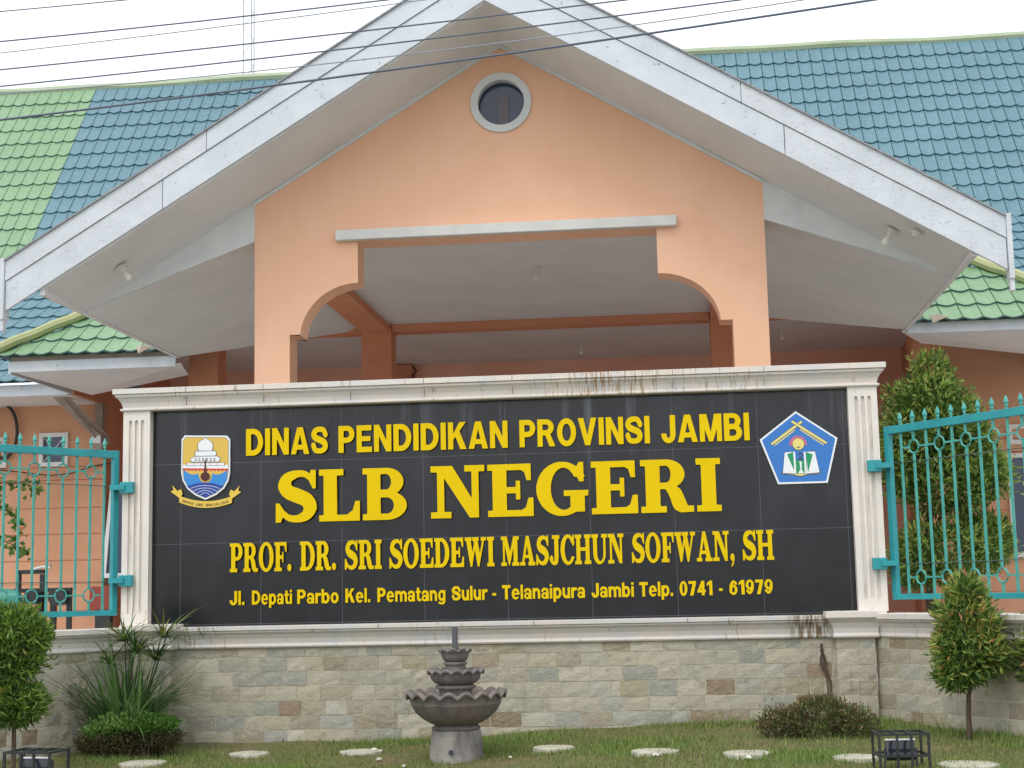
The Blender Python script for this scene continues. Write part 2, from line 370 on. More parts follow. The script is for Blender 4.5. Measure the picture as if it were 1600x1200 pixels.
def stone_mat():   # block colour with grain, damp darkening streaks and lichen patches
    m = M['stone']; t = m.node_tree; N = t.nodes; L = t.links.new; bs = N["Principled BSDF"]
    src = bs.inputs['Base Color'].links[0].from_socket
    tc = N.new("ShaderNodeTexCoord")
    def layer(src, hexc, sc, st, lo, hi, amt):
        mp = N.new("ShaderNodeMapping"); mp.inputs['Scale'].default_value = st; L(tc.outputs['Object'], mp.inputs['Vector'])
        n = N.new("ShaderNodeTexNoise"); n.inputs['Scale'].default_value = sc; n.inputs['Detail'].default_value = 9; n.inputs['Roughness'].default_value = .65
        L(mp.outputs[0], n.inputs['Vector'])
        r = N.new("ShaderNodeMapRange"); r.inputs[1].default_value = lo; r.inputs[2].default_value = hi; r.inputs[4].default_value = amt; L(n.outputs['Fac'], r.inputs[0])
        x = N.new("ShaderNodeMixRGB"); L(r.outputs[0], x.inputs[0]); L(src, x.inputs[1]); x.inputs[2].default_value = lin(hexc); return x.outputs[0]
    s = layer(src, '#c2bba6', 22, (1, 1, 2.5), .5, .72, .5)
    s = layer(s, '#6f6656', 9, (1, 1, 1.6), .56, .72, .6)
    s = layer(s, '#57503f', 3, (2.2, 2.2, .5), .6, .78, .55)
    L(s, bs.inputs['Base Color'])
stone_mat()

# ------------------------------------------------------------------ the name sign on its stone base
SIGN = thing('name_sign', 'black granite school name board with yellow letters, cream stone frame and sandstone base', 'sign', (-1.3, .1, 0))
b = MB(); b.box(-4.11, 1.545, .01, .34, .7, 2.52); b.box(-4.0, 1.44, -.025, .3, -.4, .71); b.build('core_wall', 'mortar', SIGN)
cladding('stone_facing', SIGN, (-3.735, -.027), (1, 0), 4.905, .703, 3)
for x0, x1, sd_ in ((-4.02, -3.735, 5), (1.17, 1.45, 6)):
    b = MB(); b.box(x0 + .012, x1 - .012, -.1, -.02, -.4, .702); pr = b.build('stone_pier', 'mortar', SIGN)
    c_ = cladding('stone_facing', pr, (x0, -.1), (1, 0), x1 - x0, .70, sd_)
    cladding('stone_facing', pr, (x1 - .012, -.1), (0, 1), .07, .70, sd_ + 20)
    cladding('stone_facing', pr, (x0 + .012, -.02), (0, -1), .08, .70, sd_ + 30)
b = MB(); b.box(-3.935, 1.353, -.001, .012, .862, 2.52); b.build('granite_panel', 'granite', SIGN)
LEDGE = [(-.06, .702), (.022, .702), (.03, .715), (.022, .73), (.02, .735), (.028, .77), (.05, .803), (.075, .818), (.078, .828), (.068, .832), (.09, .834), (.094, .865), (-.06, .866)]
b = MB(); b.sweep([(-3.745, -.03), (1.185, -.03)], LEDGE); b.build('ledge', 'ledge_stone', SIGN, bevel=.003)
PL = [(-.05, .7), (.012, .7), (.02, .713), (.016, .728), (.012, .735), (.016, .77), (.032, .81), (.062, .838), (.07, .845), (.07, .889), (-.05, .892)]
for x0, x1 in ((-4.03, -3.735), (1.17, 1.46)):
    b = MB(); b.sweep([(x0, .0), (x0, -.115), (x1, -.115), (x1, .0)], PL); b.box(x0 + .03, x1 - .03, -.07, .02, .72, .885); b.build('pillar_plinth', 'marble_worn', SIGN, bevel=.003)
# fluted pillars: backing slab and a front plate with three round-ended slots
for x0, x1 in ((-4.128, -3.918), (1.346, 1.556)):
    b = MB(); b.box(x0, x1, -.062, .3, .885, 2.53); pil = b.build('pillar', 'marble', SIGN)
    loops = [[(x0, .885), (x1, .885), (x1, 2.53), (x0, 2.53)]]
    for fx in (.058, .105, .152):
        c0 = x0 + fx; r = .0125
        loops.append([(c0 - r, .985)] + [(c0 - r * math.cos(a), 2.43 + r * math.sin(a)) for a in np.linspace(0, math.pi, 9)] + [(c0 + r, .985)] +
                     [(c0 + r * math.cos(a), .985 - r * math.sin(a)) for a in np.linspace(.2, math.pi - .2, 6)])
    face_part('fluted_face', loops, -.08, .0175, 'marble', pil)
CO = [(-.1, 2.512), (.012, 2.512), (.02, 2.518), (.02, 2.53), (.004, 2.534), (.004, 2.54), (.014, 2.575), (.03, 2.602), (.046, 2.616), (.052, 2.62), (.052, 2.634), (.044, 2.637), (.066, 2.64), (.067, 2.68), (-.1, 2.682)]
b = MB(); b.sweep([(-4.128, .3), (-4.128, -.08), (1.556, -.08), (1.556, .3)], CO); b.box(-4.05, 1.48, -.02, .3, 2.515, 2.68); b.build('cornice', 'cornice_stone', SIGN, bevel=.003)
# hairline joints of the cornice and ledge blocks
for x in np.arange(-3.6, 1.3, .62):
    x += random.uniform(-.05, .05)
    b = MB(); b.box(x, x + .004, -.1275, -.12, 2.54, 2.6); b.build('joint', 'plinth_soil', SIGN)
    b = MB(); b.box(x, x + .003, -.1485, -.14, 2.642, 2.679); b.build('joint', 'plinth_soil', SIGN)
for x in (-3.4, -2.15, -1.0, .12, .98):
    b = MB(); b.box(x, x + .004, -.1255, -.11, .836, .864); b.build('joint', 'plinth_soil', SIGN)

# ------------------------------------------------------------------ lettering: glyph outlines traced from analytic shapes
G_STEP = 1 / 110
def f_box(x0, x1, y0, y1): return lambda X, Y: np.maximum(np.maximum(x0 - X, X - x1), np.maximum(y0 - Y, Y - y1))
def f_poly(pts):
    def f(X, Y):
        P = np.array(pts, float); d = np.full(X.shape, 1e9); ins = np.zeros(X.shape, bool); n = len(P)
        for i in range(n):
            a, c = P[i], P[(i + 1) % n]; e = c - a; wx, wy = X - a[0], Y - a[1]
            t = np.clip((wx * e[0] + wy * e[1]) / (e @ e), 0, 1); d = np.minimum(d, np.hypot(wx - t * e[0], wy - t * e[1]))
            cr = ((a[1] <= Y) & (c[1] > Y)) | ((c[1] <= Y) & (a[1] > Y))
            with np.errstate(divide='ignore', invalid='ignore'): xi = a[0] + (Y - a[1]) / (e[1] if e[1] else 1e-9) * e[0]
            ins ^= cr & (X < xi)
        return np.where(ins, -d, d)
    return f
def f_ell(cx, cy, rx, ry): return lambda X, Y: (np.hypot((X - cx) / rx, (Y - cy) / ry) - 1) * min(rx, ry)
def f_or(*fs): return lambda X, Y: np.minimum.reduce([f(X, Y) for f in fs])
def f_and(*fs): return lambda X, Y: np.maximum.reduce([f(X, Y) for f in fs])
def f_sub(a, c): return lambda X, Y: np.maximum(a(X, Y), -c(X, Y))
def f_stroke(pts, ws, k=10):
    P = np.array(pts, float); W = np.array(ws, float); out = []
    n = len(P)
    for i in range(n - 1):
        p0, p1, p2, p3 = P[max(i - 1, 0)], P[i], P[i + 1], P[min(i + 2, n - 1)]
        for t in np.linspace(0, 1, k, endpoint=False):
            q = .5 * (2 * p1 + (p2 - p0) * t + (2 * p0 - 5 * p1 + 4 * p2 - p3) * t * t + (3 * p1 - p0 - 3 * p2 + p3) * t ** 3)
            out.append((*q, W[i] + (W[i + 1] - W[i]) * t))
    out.append((*P[-1], W[-1]))
    def f(X, Y):
        d = np.full(X.shape, 1e9)
        for (ax, ay, aw), (cx, cy, cw) in zip(out, out[1:]):
            ex, ey = cx - ax, cy - ay; L2 = ex * ex + ey * ey + 1e-12
            t = np.clip(((X - ax) * ex + (Y - ay) * ey) / L2, 0, 1)
            d = np.minimum(d, np.hypot(X - ax - t * ex, Y - ay - t * ey) - (aw + (cw - aw) * t) / 2)
        return d
    return f
def bowl(x0, cx, y0, y1, xr, th, tv=.12):
    ry = (y1 - y0) / 2; cy = (y0 + y1) / 2
    o = f_or(f_box(x0, cx, y0, y1), f_and(f_ell(cx, cy, xr - cx, ry), f_box(cx - .001, 9, -9, 9)))
    i = f_or(f_box(x0, cx, y0 + tv, y1 - tv), f_and(f_ell(cx, cy, xr - cx - th, ry - tv), f_box(cx - .001, 9, -9, 9)))
    return f_sub(o, i)
B = f_box; S_ = .12
_S = f_or(f_stroke([(.70, .84), (.58, .925), (.42, .93), (.24, .85), (.185, .70), (.28, .575), (.45, .505), (.62, .42), (.69, .28), (.61, .13), (.44, .065), (.26, .09), (.13, .2)],
                   [.10, .12, .14, .21, .26, .27, .28, .27, .26, .2, .14, .12, .10]), f_poly([(.70, 1), (.80, 1), (.80, .64), (.74, .64), (.66, .80)]), f_poly([(.01, 0), (.11, 0), (.19, .2), (.08, .37), (.01, .37)]))
_O = f_sub(f_ell(.48, .5, .48, .515), f_ell(.48, .5, .225, .40))
_C = f_or(f_sub(f_sub(f_ell(.47, .5, .47, .515), f_ell(.50, .5, .235, .40)), f_box(.56, 2, .27, .72)), f_poly([(.78, 1), (.87, 1), (.87, .63), (.79, .63), (.70, .82)]))
GL = {
 'I': (.44, f_or(B(.09, .35, 0, 1), B(0, .44, 0, S_), B(0, .44, 1 - S_, 1))),
 'L': (.80, f_or(B(.09, .35, 0, 1), B(0, .48, 1 - S_, 1), B(0, .8, 0, S_), f_poly([(.52, .1), (.66, .2), (.71, .38), (.80, .38), (.80, .05)]))),
 'E': (.84, f_or(B(.09, .35, 0, 1), B(0, .8, 1 - S_, 1), B(0, .84, 0, S_), B(.3, .56, .44, .56), B(.52, .60, .32, .68),
                 f_poly([(.54, .92), (.68, .84), (.72, .68), (.80, .68), (.80, .95)]), f_poly([(.56, .08), (.70, .17), (.75, .35), (.84, .35), (.84, .05)]))),
 'F': (.78, f_or(B(.09, .35, 0, 1), B(0, .78, 1 - S_, 1), B(0, .48, 0, S_), B(.3, .54, .42, .54), B(.50, .58, .30, .66), f_poly([(.52, .92), (.66, .84), (.70, .66), (.78, .66), (.78, .95)]))),
 'B': (.86, f_or(B(.09, .35, 0, 1), B(0, .4, 0, S_), B(0, .4, 1 - S_, 1), bowl(.3, .46, .46, 1, .80, .24), bowl(.3, .48, 0, .55, .86, .25))),
 'P': (.82, f_or(B(.09, .35, 0, 1), B(0, .48, 0, S_), B(0, .4, 1 - S_, 1), bowl(.3, .46, .40, 1, .82, .25))),
 'R': (.95, f_or(B(.09, .35, 0, 1), B(0, .46, 0, S_), B(0, .4, 1 - S_, 1), bowl(.3, .46, .44, 1, .80, .25), f_stroke([(.50, .47), (.62, .36), (.70, .14), (.80, .06)], [.12, .24, .25, .12]), B(.68, .95, 0, S_))),
 'D': (.92, f_or(B(.09, .35, 0, 1), B(0, .4, 0, S_), B(0, .4, 1 - S_, 1), bowl(.3, .42, 0, 1, .92, .26))),
 'N': (1.0, f_or(B(.12, .25, 0, 1), B(.76, .89, 0, 1), B(0, .38, 0, S_), B(0, .3, 1 - S_, 1), B(.63, 1, 1 - S_, 1), f_poly([(.10, 1), (.40, 1), (.89, .14), (.89, 0), (.72, 0), (.12, .98)]))),
 'S': (.81, _S), 'O': (.96, _O), 'C': (.87, _C),
 'G': (.95, f_or(_C, B(.62, .88, .06, .44), B(.50, .95, .36, .47))),
 'M': (1.16, f_or(B(.12, .24, 0, 1), B(.80, 1.06, 0, 1), B(0, .36, 0, S_), B(.70, 1.16, 0, S_), B(0, .3, 1 - S_, 1), B(.9, 1.16, 1 - S_, 1), f_poly([(.12, 1), (.38, 1), (.60, .42), (.50, .02)]), f_poly([(.80, 1), (.95, 1), (.55, .02), (.48, .02), (.53, .35)]))),
 'W': (1.30, f_or(f_poly([(.06, 1), (.33, 1), (.50, .4), (.40, 0), (.34, 0)]), f_poly([(.34, 0), (.44, 0), (.70, .9), (.62, 1)]), f_poly([(.50, 1), (.76, 1), (.93, .4), (.84, 0), (.78, 0)]), f_poly([(.78, 0), (.87, 0), (1.22, 1), (1.1, 1)]),
                  B(0, .42, 1 - S_, 1), B(.46, .86, 1 - S_, 1), B(.98, 1.30, 1 - S_, 1))),
 'A': (.98, f_or(f_poly([(.10, 0), (.22, 0), (.52, .85), (.44, 1), (.40, 1)]), f_poly([(.38, 1), (.58, 1), (.92, 0), (.64, 0)]), B(.25, .72, .25, .36), B(0, .34, 0, S_), B(.54, .98, 0, S_))),
 'J': (.66, f_or(B(.32, .58, .28, 1), B(.18, .66, 1 - S_, 1), f_stroke([(.45, .3), (.43, .14), (.30, .055), (.15, .09)], [.26, .24, .13, .11]), f_ell(.12, .2, .12, .12))),
 'H': (1.02, f_or(B(.09, .34, 0, 1), B(.68, .93, 0, 1), B(.3, .7, .45, .57), B(0, .42, 0, S_), B(0, .42, 1 - S_, 1), B(.6, 1.02, 0, S_), B(.6, 1.02, 1 - S_, 1))),
 'U': (.98, f_or(B(.09, .34, .35, 1), B(.74, .88, .35, 1), B(0, .42, 1 - S_, 1), B(.62, .98, 1 - S_, 1), f_sub(f_and(f_ell(.485, .36, .395, .375), B(-1, 2, -1, .36)), f_ell(.535, .36, .20, .27)))),
 '.': (.26, f_ell(.13, .12, .13, .125)),
 ',': (.26, f_or(f_ell(.13, .12, .13, .125), f_stroke([(.2, .08), (.16, -.08), (.06, -.18)], [.12, .09, .04]))),
}
def trace(field, w):
    st = G_STEP; xs = np.arange(-.08, w + .08 + st, st); ys = np.arange(-.26, 1.08, st)
    X, Y = np.meshgrid(xs, ys); F = field(X, Y) + 1e-7
    I = F < 0; nx = {}
    code = I[:-1, :-1] * 1 + I[:-1, 1:] * 2 + I[1:, 1:] * 4 + I[1:, :-1] * 8
    def pt(e):
        k, j, i = e
        if k == 0: a, c = F[j, i], F[j, i + 1]; return (xs[i] + st * a / (a - c), ys[j])
        a, c = F[j, i], F[j + 1, i]; return (xs[i], ys[j] + st * a / (a - c))
    TB = {1: [(3, 0)], 2: [(0, 1)], 3: [(3, 1)], 4: [(1, 2)], 5: [(3, 0), (1, 2)], 6: [(0, 2)], 7: [(3, 2)], 8: [(2, 3)], 9: [(2, 0)], 10: [(0, 1), (2, 3)], 11: [(2, 1)], 12: [(1, 3)], 13: [(1, 0)], 14: [(0, 3)]}
    for j, i in zip(*np.nonzero((code > 0) & (code < 15))):
        E = ((0, j, i), (1, j, i + 1), (0, j + 1, i), (1, j, i))
        for a, c in TB[int(code[j, i])]: nx[E[a]] = E[c]
    loops = []
    while nx:
        s = next(iter(nx)); lp = []; e = s
        while e in nx: lp.append(pt(e)); e = nx.pop(e)
        if len(lp) > 8: loops.append(simp(lp))
    return loops
def simp(lp, tol=.0035):
    P = np.array(lp); n = len(P); far = int(np.argmax(np.hypot(*(P - P[0]).T)))
    def dp(a, z):
        if z <= a + 1: return []
        s, e = P[a], P[z % n]; d = e - s; q = P[a + 1:z] - s; L = np.hypot(*d) + 1e-12
        dist = np.abs(q[:, 0] * d[1] - q[:, 1] * d[0]) / L; k = int(np.argmax(dist))
        if dist[k] < tol: return []
        k += a + 1; return dp(a, k) + [k] + dp(k, z)
    idx = [0] + dp(0, far) + [far] + dp(far, n); return [tuple(P[i]) for i in idx]
TR = {k: trace(f, wd) for k, (wd, f) in GL.items()}

ring = lambda cx, cy, rx, ry, t, u: f_sub(f_ell(cx, cy, rx, ry), f_ell(cx, cy, rx - t, ry - u))
rp = lambda y0: f_box(-9, 9, y0, 9)
_nar = f_and(f_sub(f_ell(.35, .42, .33, .335), f_ell(.34, .38, .12, .18)), rp(.40))
_n = f_or(B(0, .22, 0, .74), B(.46, .68, 0, .44), _nar)
_6 = f_or(ring(.31, .335, .31, .35, .20, .165), f_stroke([(.12, .36), (.14, .62), (.25, .84), (.37, .89), (.5, .76)], [.22, .22, .19, .18, .2]))
SN = {
 'D': (.86, f_or(B(0, .25, 0, 1), bowl(.2, .36, 0, 1, .86, .25, .2))), 'I': (.25, B(0, .25, 0, 1)),
 'N': (.84, f_or(B(0, .24, 0, 1), B(.60, .84, 0, 1), f_poly([(0, 1), (.25, 1), (.84, 0), (.59, 0)]))),
 'A': (.92, f_or(f_poly([(0, 0), (.26, 0), (.53, 1), (.32, 1)]), f_poly([(.66, 0), (.92, 0), (.60, 1), (.39, 1)]), B(.22, .70, .17, .35))),
 'S': (.82, f_and(f_stroke([(.71, .70), (.62, .86), (.42, .905), (.21, .85), (.13, .71), (.21, .59), (.42, .51), (.63, .42), (.70, .28), (.62, .15), (.42, .095), (.2, .14), (.11, .31)],
     [.22, .2, .19, .22, .25, .25, .24, .25, .25, .22, .19, .2, .22]), B(0, .82, -.01, 1.01))),
 'P': (.78, f_or(B(0, .25, 0, 1), bowl(.2, .42, .37, 1, .78, .25, .19))), 'E': (.74, f_or(B(0, .25, 0, 1), B(0, .72, .8, 1), B(0, .67, .41, .59), B(0, .74, 0, .2))),
 'K': (.88, f_or(B(0, .25, 0, 1), f_poly([(.2, .30), (.2, .50), (.55, 1), (.86, 1)]), f_poly([(.32, .55), (.52, .72), (.88, 0), (.58, 0)]))),
 'R': (.86, f_or(B(0, .25, 0, 1), bowl(.2, .42, .41, 1, .80, .25, .19), f_poly([(.36, .46), (.62, .46), (.86, 0), (.58, 0)]))),
 'O': (.92, ring(.46, .5, .46, .515, .25, .20)), 'V': (.9, f_or(f_poly([(0, 1), (.27, 1), (.55, .0), (.33, 0)]), f_poly([(.9, 1), (.63, 1), (.35, 0), (.57, 0)]))),
 'J': (.66, f_or(B(.41, .66, .28, 1), f_and(ring(.33, .31, .33, .325, .24, .19), B(-1, 2, -1, .34)))),
 'M': (1.02, f_or(B(0, .23, 0, 1), B(.79, 1.02, 0, 1), f_poly([(0, 1), (.33, 1), (.60, 0), (.42, 0)]), f_poly([(1.02, 1), (.69, 1), (.42, 0), (.60, 0)]))),
 'B': (.82, f_or(B(0, .25, 0, 1), bowl(.2, .42, .44, 1, .78, .25, .17), bowl(.2, .44, 0, .60, .83, .26, .18))),
 'T': (.77, f_or(B(.26, .51, 0, 1), B(0, .77, .79, 1))),
 'l': (.22, B(0, .22, 0, 1)), 'i': (.22, f_or(B(0, .22, 0, .74), B(0, .22, .83, 1))), '.': (.22, B(0, .22, 0, .22)), '-': (.33, B(0, .33, .28, .46)),
 'e': (.70, f_or(f_sub(ring(.35, .37, .35, .39, .21, .17), B(.36, .9, .17, .32)), B(.15, .69, .31, .44))),
 'p': (.72, f_or(B(0, .22, -.25, .74), ring(.37, .37, .35, .39, .22, .18))), 'b': (.72, f_or(B(0, .22, 0, 1), ring(.37, .37, .35, .39, .22, .18))),
 'a': (.66, f_or(ring(.27, .215, .27, .23, .17, .135), B(.44, .66, 0, .5), f_stroke([(.1, .55), (.2, .66), (.36, .665), (.52, .6), (.55, .45)], [.19, .18, .17, .2, .22]))),
 't': (.44, f_or(B(.09, .31, .2, .95), B(0, .44, .58, .74), f_stroke([(.2, .25), (.24, .12), (.42, .085)], [.22, .2, .17]))),
 'r': (.46, f_or(B(0, .22, 0, .74), f_stroke([(.11, .42), (.22, .6), (.42, .64)], [.2, .2, .21]))), 'o': (.72, ring(.36, .37, .36, .39, .22, .18)),
 'n': (.68, _n), 'h': (.68, f_or(_n, B(0, .22, 0, 1))), 'u': (.68, lambda X, Y: _n(.68 - X, .74 - Y)),
 'm': (1.1, f_or(_n, lambda X, Y: f_or(B(.44, .66, 0, .44), _nar)(X - .44, Y))),
 'g': (.68, f_or(ring(.34, .37, .34, .38, .21, .17), B(.46, .68, -.05, .74), f_stroke([(.57, -.02), (.5, -.14), (.32, -.18), (.1, -.13)], [.22, .18, .15, .15]))),
 '0': (.62, ring(.31, .5, .31, .515, .21, .18)), '7': (.6, f_or(B(0, .6, .8, 1), f_poly([(.34, .84), (.6, .84), (.37, 0), (.1, 0)]))),
 '4': (.66, f_or(B(.34, .57, 0, 1), B(0, .66, .2, .38), f_poly([(.34, 1), (.5, 1), (.22, .28), (0, .28)]))),
 '1': (.44, f_or(B(.2, .44, 0, 1), f_poly([(.22, 1), (.3, .8), (0, .64), (0, .82)]))), '6': (.62, _6), '9': (.62, lambda X, Y: _6(.62 - X, 1 - Y)),
}
TS = {k: trace(f, wd) for k, (wd, f) in SN.items()}

def word_mesh(wrd, x0, x1, z0, h, depth, slab=False):
    G, T, gap = (GL, TR, .055) if slab else (SN, TS, .10)
    tot = sum(G[c][0] for c in wrd) + gap * (len(wrd) - 1); k = (x1 - x0) / tot; x = 0; lps = []
    for c in wrd:
        for lp in T[c]: lps.append([(x0 + (x + p[0]) * k, z0 + p[1] * h) for p in lp])
        x += G[c][0] + gap
    return extrude2d(lps, depth)

LINES = [
 ('sans', .055, 2.147, .2055, .028, 1.06, [('DINAS', -3.177, -2.542), ('PENDIDIKAN', -2.459, -1.168), ('PROVINSI', -1.079, -.106), ('JAMBI', -.021, .627)]),
 ('slab', 0, 1.632, .392, .034, 1, [('SLB', -2.947, -1.939), ('NEGERI', -1.756, .402)]),
 ('slab', 0, 1.268, .218, .026, 1, [('PROF.', -3.3, -2.825), ('DR.', -2.759, -2.483), ('SRI', -2.417, -2.135), ('SOEDEWI', -2.078, -1.286), ('MASJCHUN', -1.235, -.326), ('SOFWAN,', -.268, .48), ('SH', .54, .766)]),
 ('sans', .03, 1.0225, .105, .018, 1.06, [('Jl.', -3.307, -3.182), ('Depati', -3.135, -2.817), ('Parbo', -2.787, -2.46), ('Kel.', -2.419, -2.22), ('Pematang', -2.176, -1.653), ('Sulur', -1.615, -1.341), ('-', -1.308, -1.279),
   ('Telanaipura', -1.239, -.615), ('Jambi', -.576, -.256), ('Telp.', -.225, .03), ('0741', .069, .317), ('-', .359, .385), ('61979', .429, .753)])]
for kind, bold, z0, h, depth, spc, words in LINES:
    for wrd, x0, x1 in words:
        if h < .15 and len(wrd) > 2: x0, x1 = x0 + .004, x1 - .006
        me = word_mesh(wrd, x0, x1, z0, h, depth, kind == 'slab'); me.name = 'lettering'
        me.transform(Matrix.Translation((0, -.004 - depth / 2, 0)) @ FACE); me.update()
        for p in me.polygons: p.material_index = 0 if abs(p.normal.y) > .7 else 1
        link_mesh('lettering', me, SIGN, [M['gold'], M['gold_side']])

# ------------------------------------------------------------------ the two emblems
def emblem(parent, layers):
    for nm, y, d, m, loops in layers: face_part(nm, loops, y, d, m, parent)
kx, kz = .001054, .00106
def sh(x, y): return (-3.493 + (x - 372) * kx, 2.086 - (y + .035 * (x - 372) - 400) * kz)     # crest, drawing units to metres
SHP = [(196, 194), (214, 184), (526, 184), (550, 205), (550, 470), (540, 520), (505, 575), (440, 625), (372, 650), (305, 630), (245, 585), (205, 525), (192, 470)]
SHP = [(192, 214), (214, 186), (527, 186), (552, 212), (552, 455), (541, 512), (509, 568), (448, 616), (372, 650), (300, 620), (238, 574), (203, 515), (190, 455)]
def scale_pts(P, k, c=(372, 400)): return [(c[0] + (x - c[0]) * k, c[1] + (y - c[1]) * k) for x, y in P]
def rot_fix(P): return [sh(x, y) for x, y in P]
crest = face_part('crest_shield', [rot_fix(SHP)], -.030, .024, 'e_white', SIGN)
inner = scale_pts(SHP, .93)
def clip_y(P, ya, yb):   # keep the part of a polygon between two drawing heights
    def half(P, f):
        o = []
        for i in range(len(P)):
            a, c = P[i], P[(i + 1) % len(P)]; fa, fc = f(a), f(c)
            if fa >= 0: o.append(a)
            if (fa >= 0) != (fc >= 0): t = fa / (fa - fc); o.append((a[0] + (c[0] - a[0]) * t, a[1] + (c[1] - a[1]) * t))
        return o
    return half(half(P, lambda p: p[1] - ya), lambda p: yb - p[1])
face_part('outline', [rot_fix(scale_pts(SHP, .945))], -.0308, .001, 'e_line', crest)
face_part('yellow_field', [rot_fix(inner)], -.0318, .001, 'e_yellow', crest)
face_part('white_band', [rot_fix(clip_y(inner, 398, 424))], -.0326, .001, 'e_white', crest)
zz = [(200, 424)] + [(200 + i * 344 / 24, 424 + (16 if i % 2 else 2) + 6) for i in range(25)] + [(544, 424)]
lo_, hi_ = min(p[0] for p in clip_y(inner, 424, 440)), max(p[0] for p in clip_y(inner, 424, 440))
zz = [(lo_, 424)] + [(lo_ + i * (hi_ - lo_) / 24, 432 + (14 if i % 2 else 0)) for i in range(25)] + [(hi_, 424)]
face_part('red_band', [rot_fix(zz)], -.0328, .001, 'e_red', crest)
lower = clip_y(inner, 470, 700); lx0, lx1 = min(p[0] for p in lower), max(p[0] for p in lower)
sea = [p for p in inner if p[1] > 470]
seaP = [(lx0, 440), (225, 446), (255, 466), (290, 470), (318, 460), (328, 500), (345, 522), (372, 530), (400, 522), (416, 500), (424, 460), (455, 470), (490, 462), (520, 444), (lx1, 440)] + sorted([p for p in sea if p[0] > 372], key=lambda p: p[1]) + [p for p in sea if abs(p[0] - 372) < 2] + sorted([p for p in sea if p[0] < 371], key=lambda p: -p[1])
face_part('sea', [rot_fix(seaP)], -.0334, .001, 'e_blue', crest)
navy = clip_y(inner, 540, 700); nx0, nx1 = navy[0][0], navy[-1][0]
nl, nr = min(p[0] for p in navy), max(p[0] for p in navy)
nav = [(nl, 552)] + [(372 + (i / 6 - 1) * (372 - nl - 8), 552 - 26 * (1 - (i / 6 - 1) ** 2)) for i in range(1, 12)] + [(nr, 552)] + sorted([p for p in inner if p[1] > 553 and p[0] > 373], key=lambda p: p[1]) + [p for p in inner if p[1] > 553 and abs(p[0] - 372) < 2] + sorted([p for p in inner if p[1] > 553 and p[0] < 371], key=lambda p: -p[1])
face_part('deep_water', [rot_fix(nav)], -.0340, .001, 'e_navy', crest)
for k, (y0, hw) in enumerate(((556, 108), (574, 88), (592, 64), (608, 40))):
    top = [(372 + (i / 8 - 1) * hw, y0 + 12 - 22 * (1 - (i / 8 - 1) ** 2)) for i in range(17)]
    face_part('wave_line', [rot_fix(top + [(x, y + 3) for x, y in reversed(top)])], -.0345, .001, 'e_white', crest)
def outl(P, y, m, k=1.0, nm='mosque'):
    c = (sum(p[0] for p in P) / len(P), sum(p[1] for p in P) / len(P))
    face_part('outline', [rot_fix([(c[0] + (x - c[0]) * (1 + 5 / max(30, abs(max(q[0] for q in P) - c[0]))), c[1] + (yy - c[1]) * (1 + 4 / max(12, abs(max(q[1] for q in P) - c[1])))) for x, yy in P])], y + .0006, .001, 'e_line', crest)
    face_part(nm, [rot_fix(P)], y, .001, m, crest)
outl([(322, 296), (316, 280), (314, 258), (320, 238), (340, 222), (362, 212), (371, 201), (380, 212), (402, 222), (420, 238), (426, 258), (424, 280), (416, 296)], -.0336, 'e_white', nm='dome')
outl([(300, 302), (444, 298), (452, 315), (444, 332), (300, 335), (292, 318)], -.0336, 'e_white', nm='mosque_tier')
outl([(268, 352), (290, 340), (460, 336), (482, 350), (470, 374), (276, 377), (260, 366)], -.0336, 'e_white', nm='mosque_tier')
outl([(232, 388), (512, 384), (512, 402), (232, 404)], -.0336, 'e_white', nm='mosque_tier')
for i in range(6):
    x = 292 + i * 28; face_part('arch_window', [rot_fix([(x, 349), (x + 13, 348), (x + 13, 371), (x, 372)])], -.0342, .001, 'e_line', crest)
    face_part('arch_window', [rot_fix([(x + 4, 352), (x + 9, 352), (x + 9, 368), (x + 4, 368)])], -.0346, .001, 'e_white', crest)
for x in (285, 335, 405, 458): face_part('brick_line', [rot_fix([(x, 385), (x + 3, 385), (x + 3, 403), (x, 403)])], -.0342, .001, 'e_line', crest)
face_part('gong_halo', [rot_fix(circ(372, 482, 44, 40))], -.0350, .001, 'e_yellow', crest)
face_part('gong', [rot_fix(circ(372, 484, 36, 33))], -.0356, .001, 'e_maroon', crest)
face_part('kris', [rot_fix([(360, 462), (366, 400), (364, 380), (374, 350), (378, 382), (376, 402), (386, 462)])], -.0352, .001, 'e_maroon', crest)
mot = lambda x: 655 - .0 * x
def rib(t): return (372 + t * 195, 683 - 38 * t * t + 0)
rb = [rib(-1 + i / 8) for i in range(17)]
ribP = [(x, y - 23) for x, y in rb] + [(x, y + 25) for x, y in reversed(rb)]
ribbon = face_part('motto_ribbon', [rot_fix(ribP)], -.028, .012, 'e_ribbon', SIGN)
for s in (-1, 1):
    tl = [(372 + s * a, y) for a, y in ((172, 610), (185, 575), (212, 588), (250, 548), (240, 582), (262, 592), (205, 632), (196, 640))]
    face_part('ribbon_tail', [rot_fix(tl)], -.022, .008, 'e_ribbon', ribbon)
    face_part('ribbon_fold', [rot_fix([(372 + s * 172, 612), (372 + s * 196, 640), (372 + s * 180, 652)])], -.024, .004, 'e_black', ribbon)
bm = bmesh.new(); txt = 'SEPUCUK JAMBI SEMBILAN LURAH'; SN['U'] = (.8, None); SN['C'] = (.8, None); SN['L'] = (.66, None); SN['H'] = (.82, None)
TS['U'] = trace(f_or(B(0, .24, .36, 1), B(.56, .8, .36, 1), f_and(ring(.4, .36, .4, .375, .24, .2), B(-1, 2, -1, .37))), .8)
TS['C'] = trace(f_sub(ring(.42, .5, .42, .515, .24, .2), B(.5, 2, .36, .64)), .84); TS['L'] = trace(f_or(B(0, .25, 0, 1), B(0, .66, 0, .2)), .66)
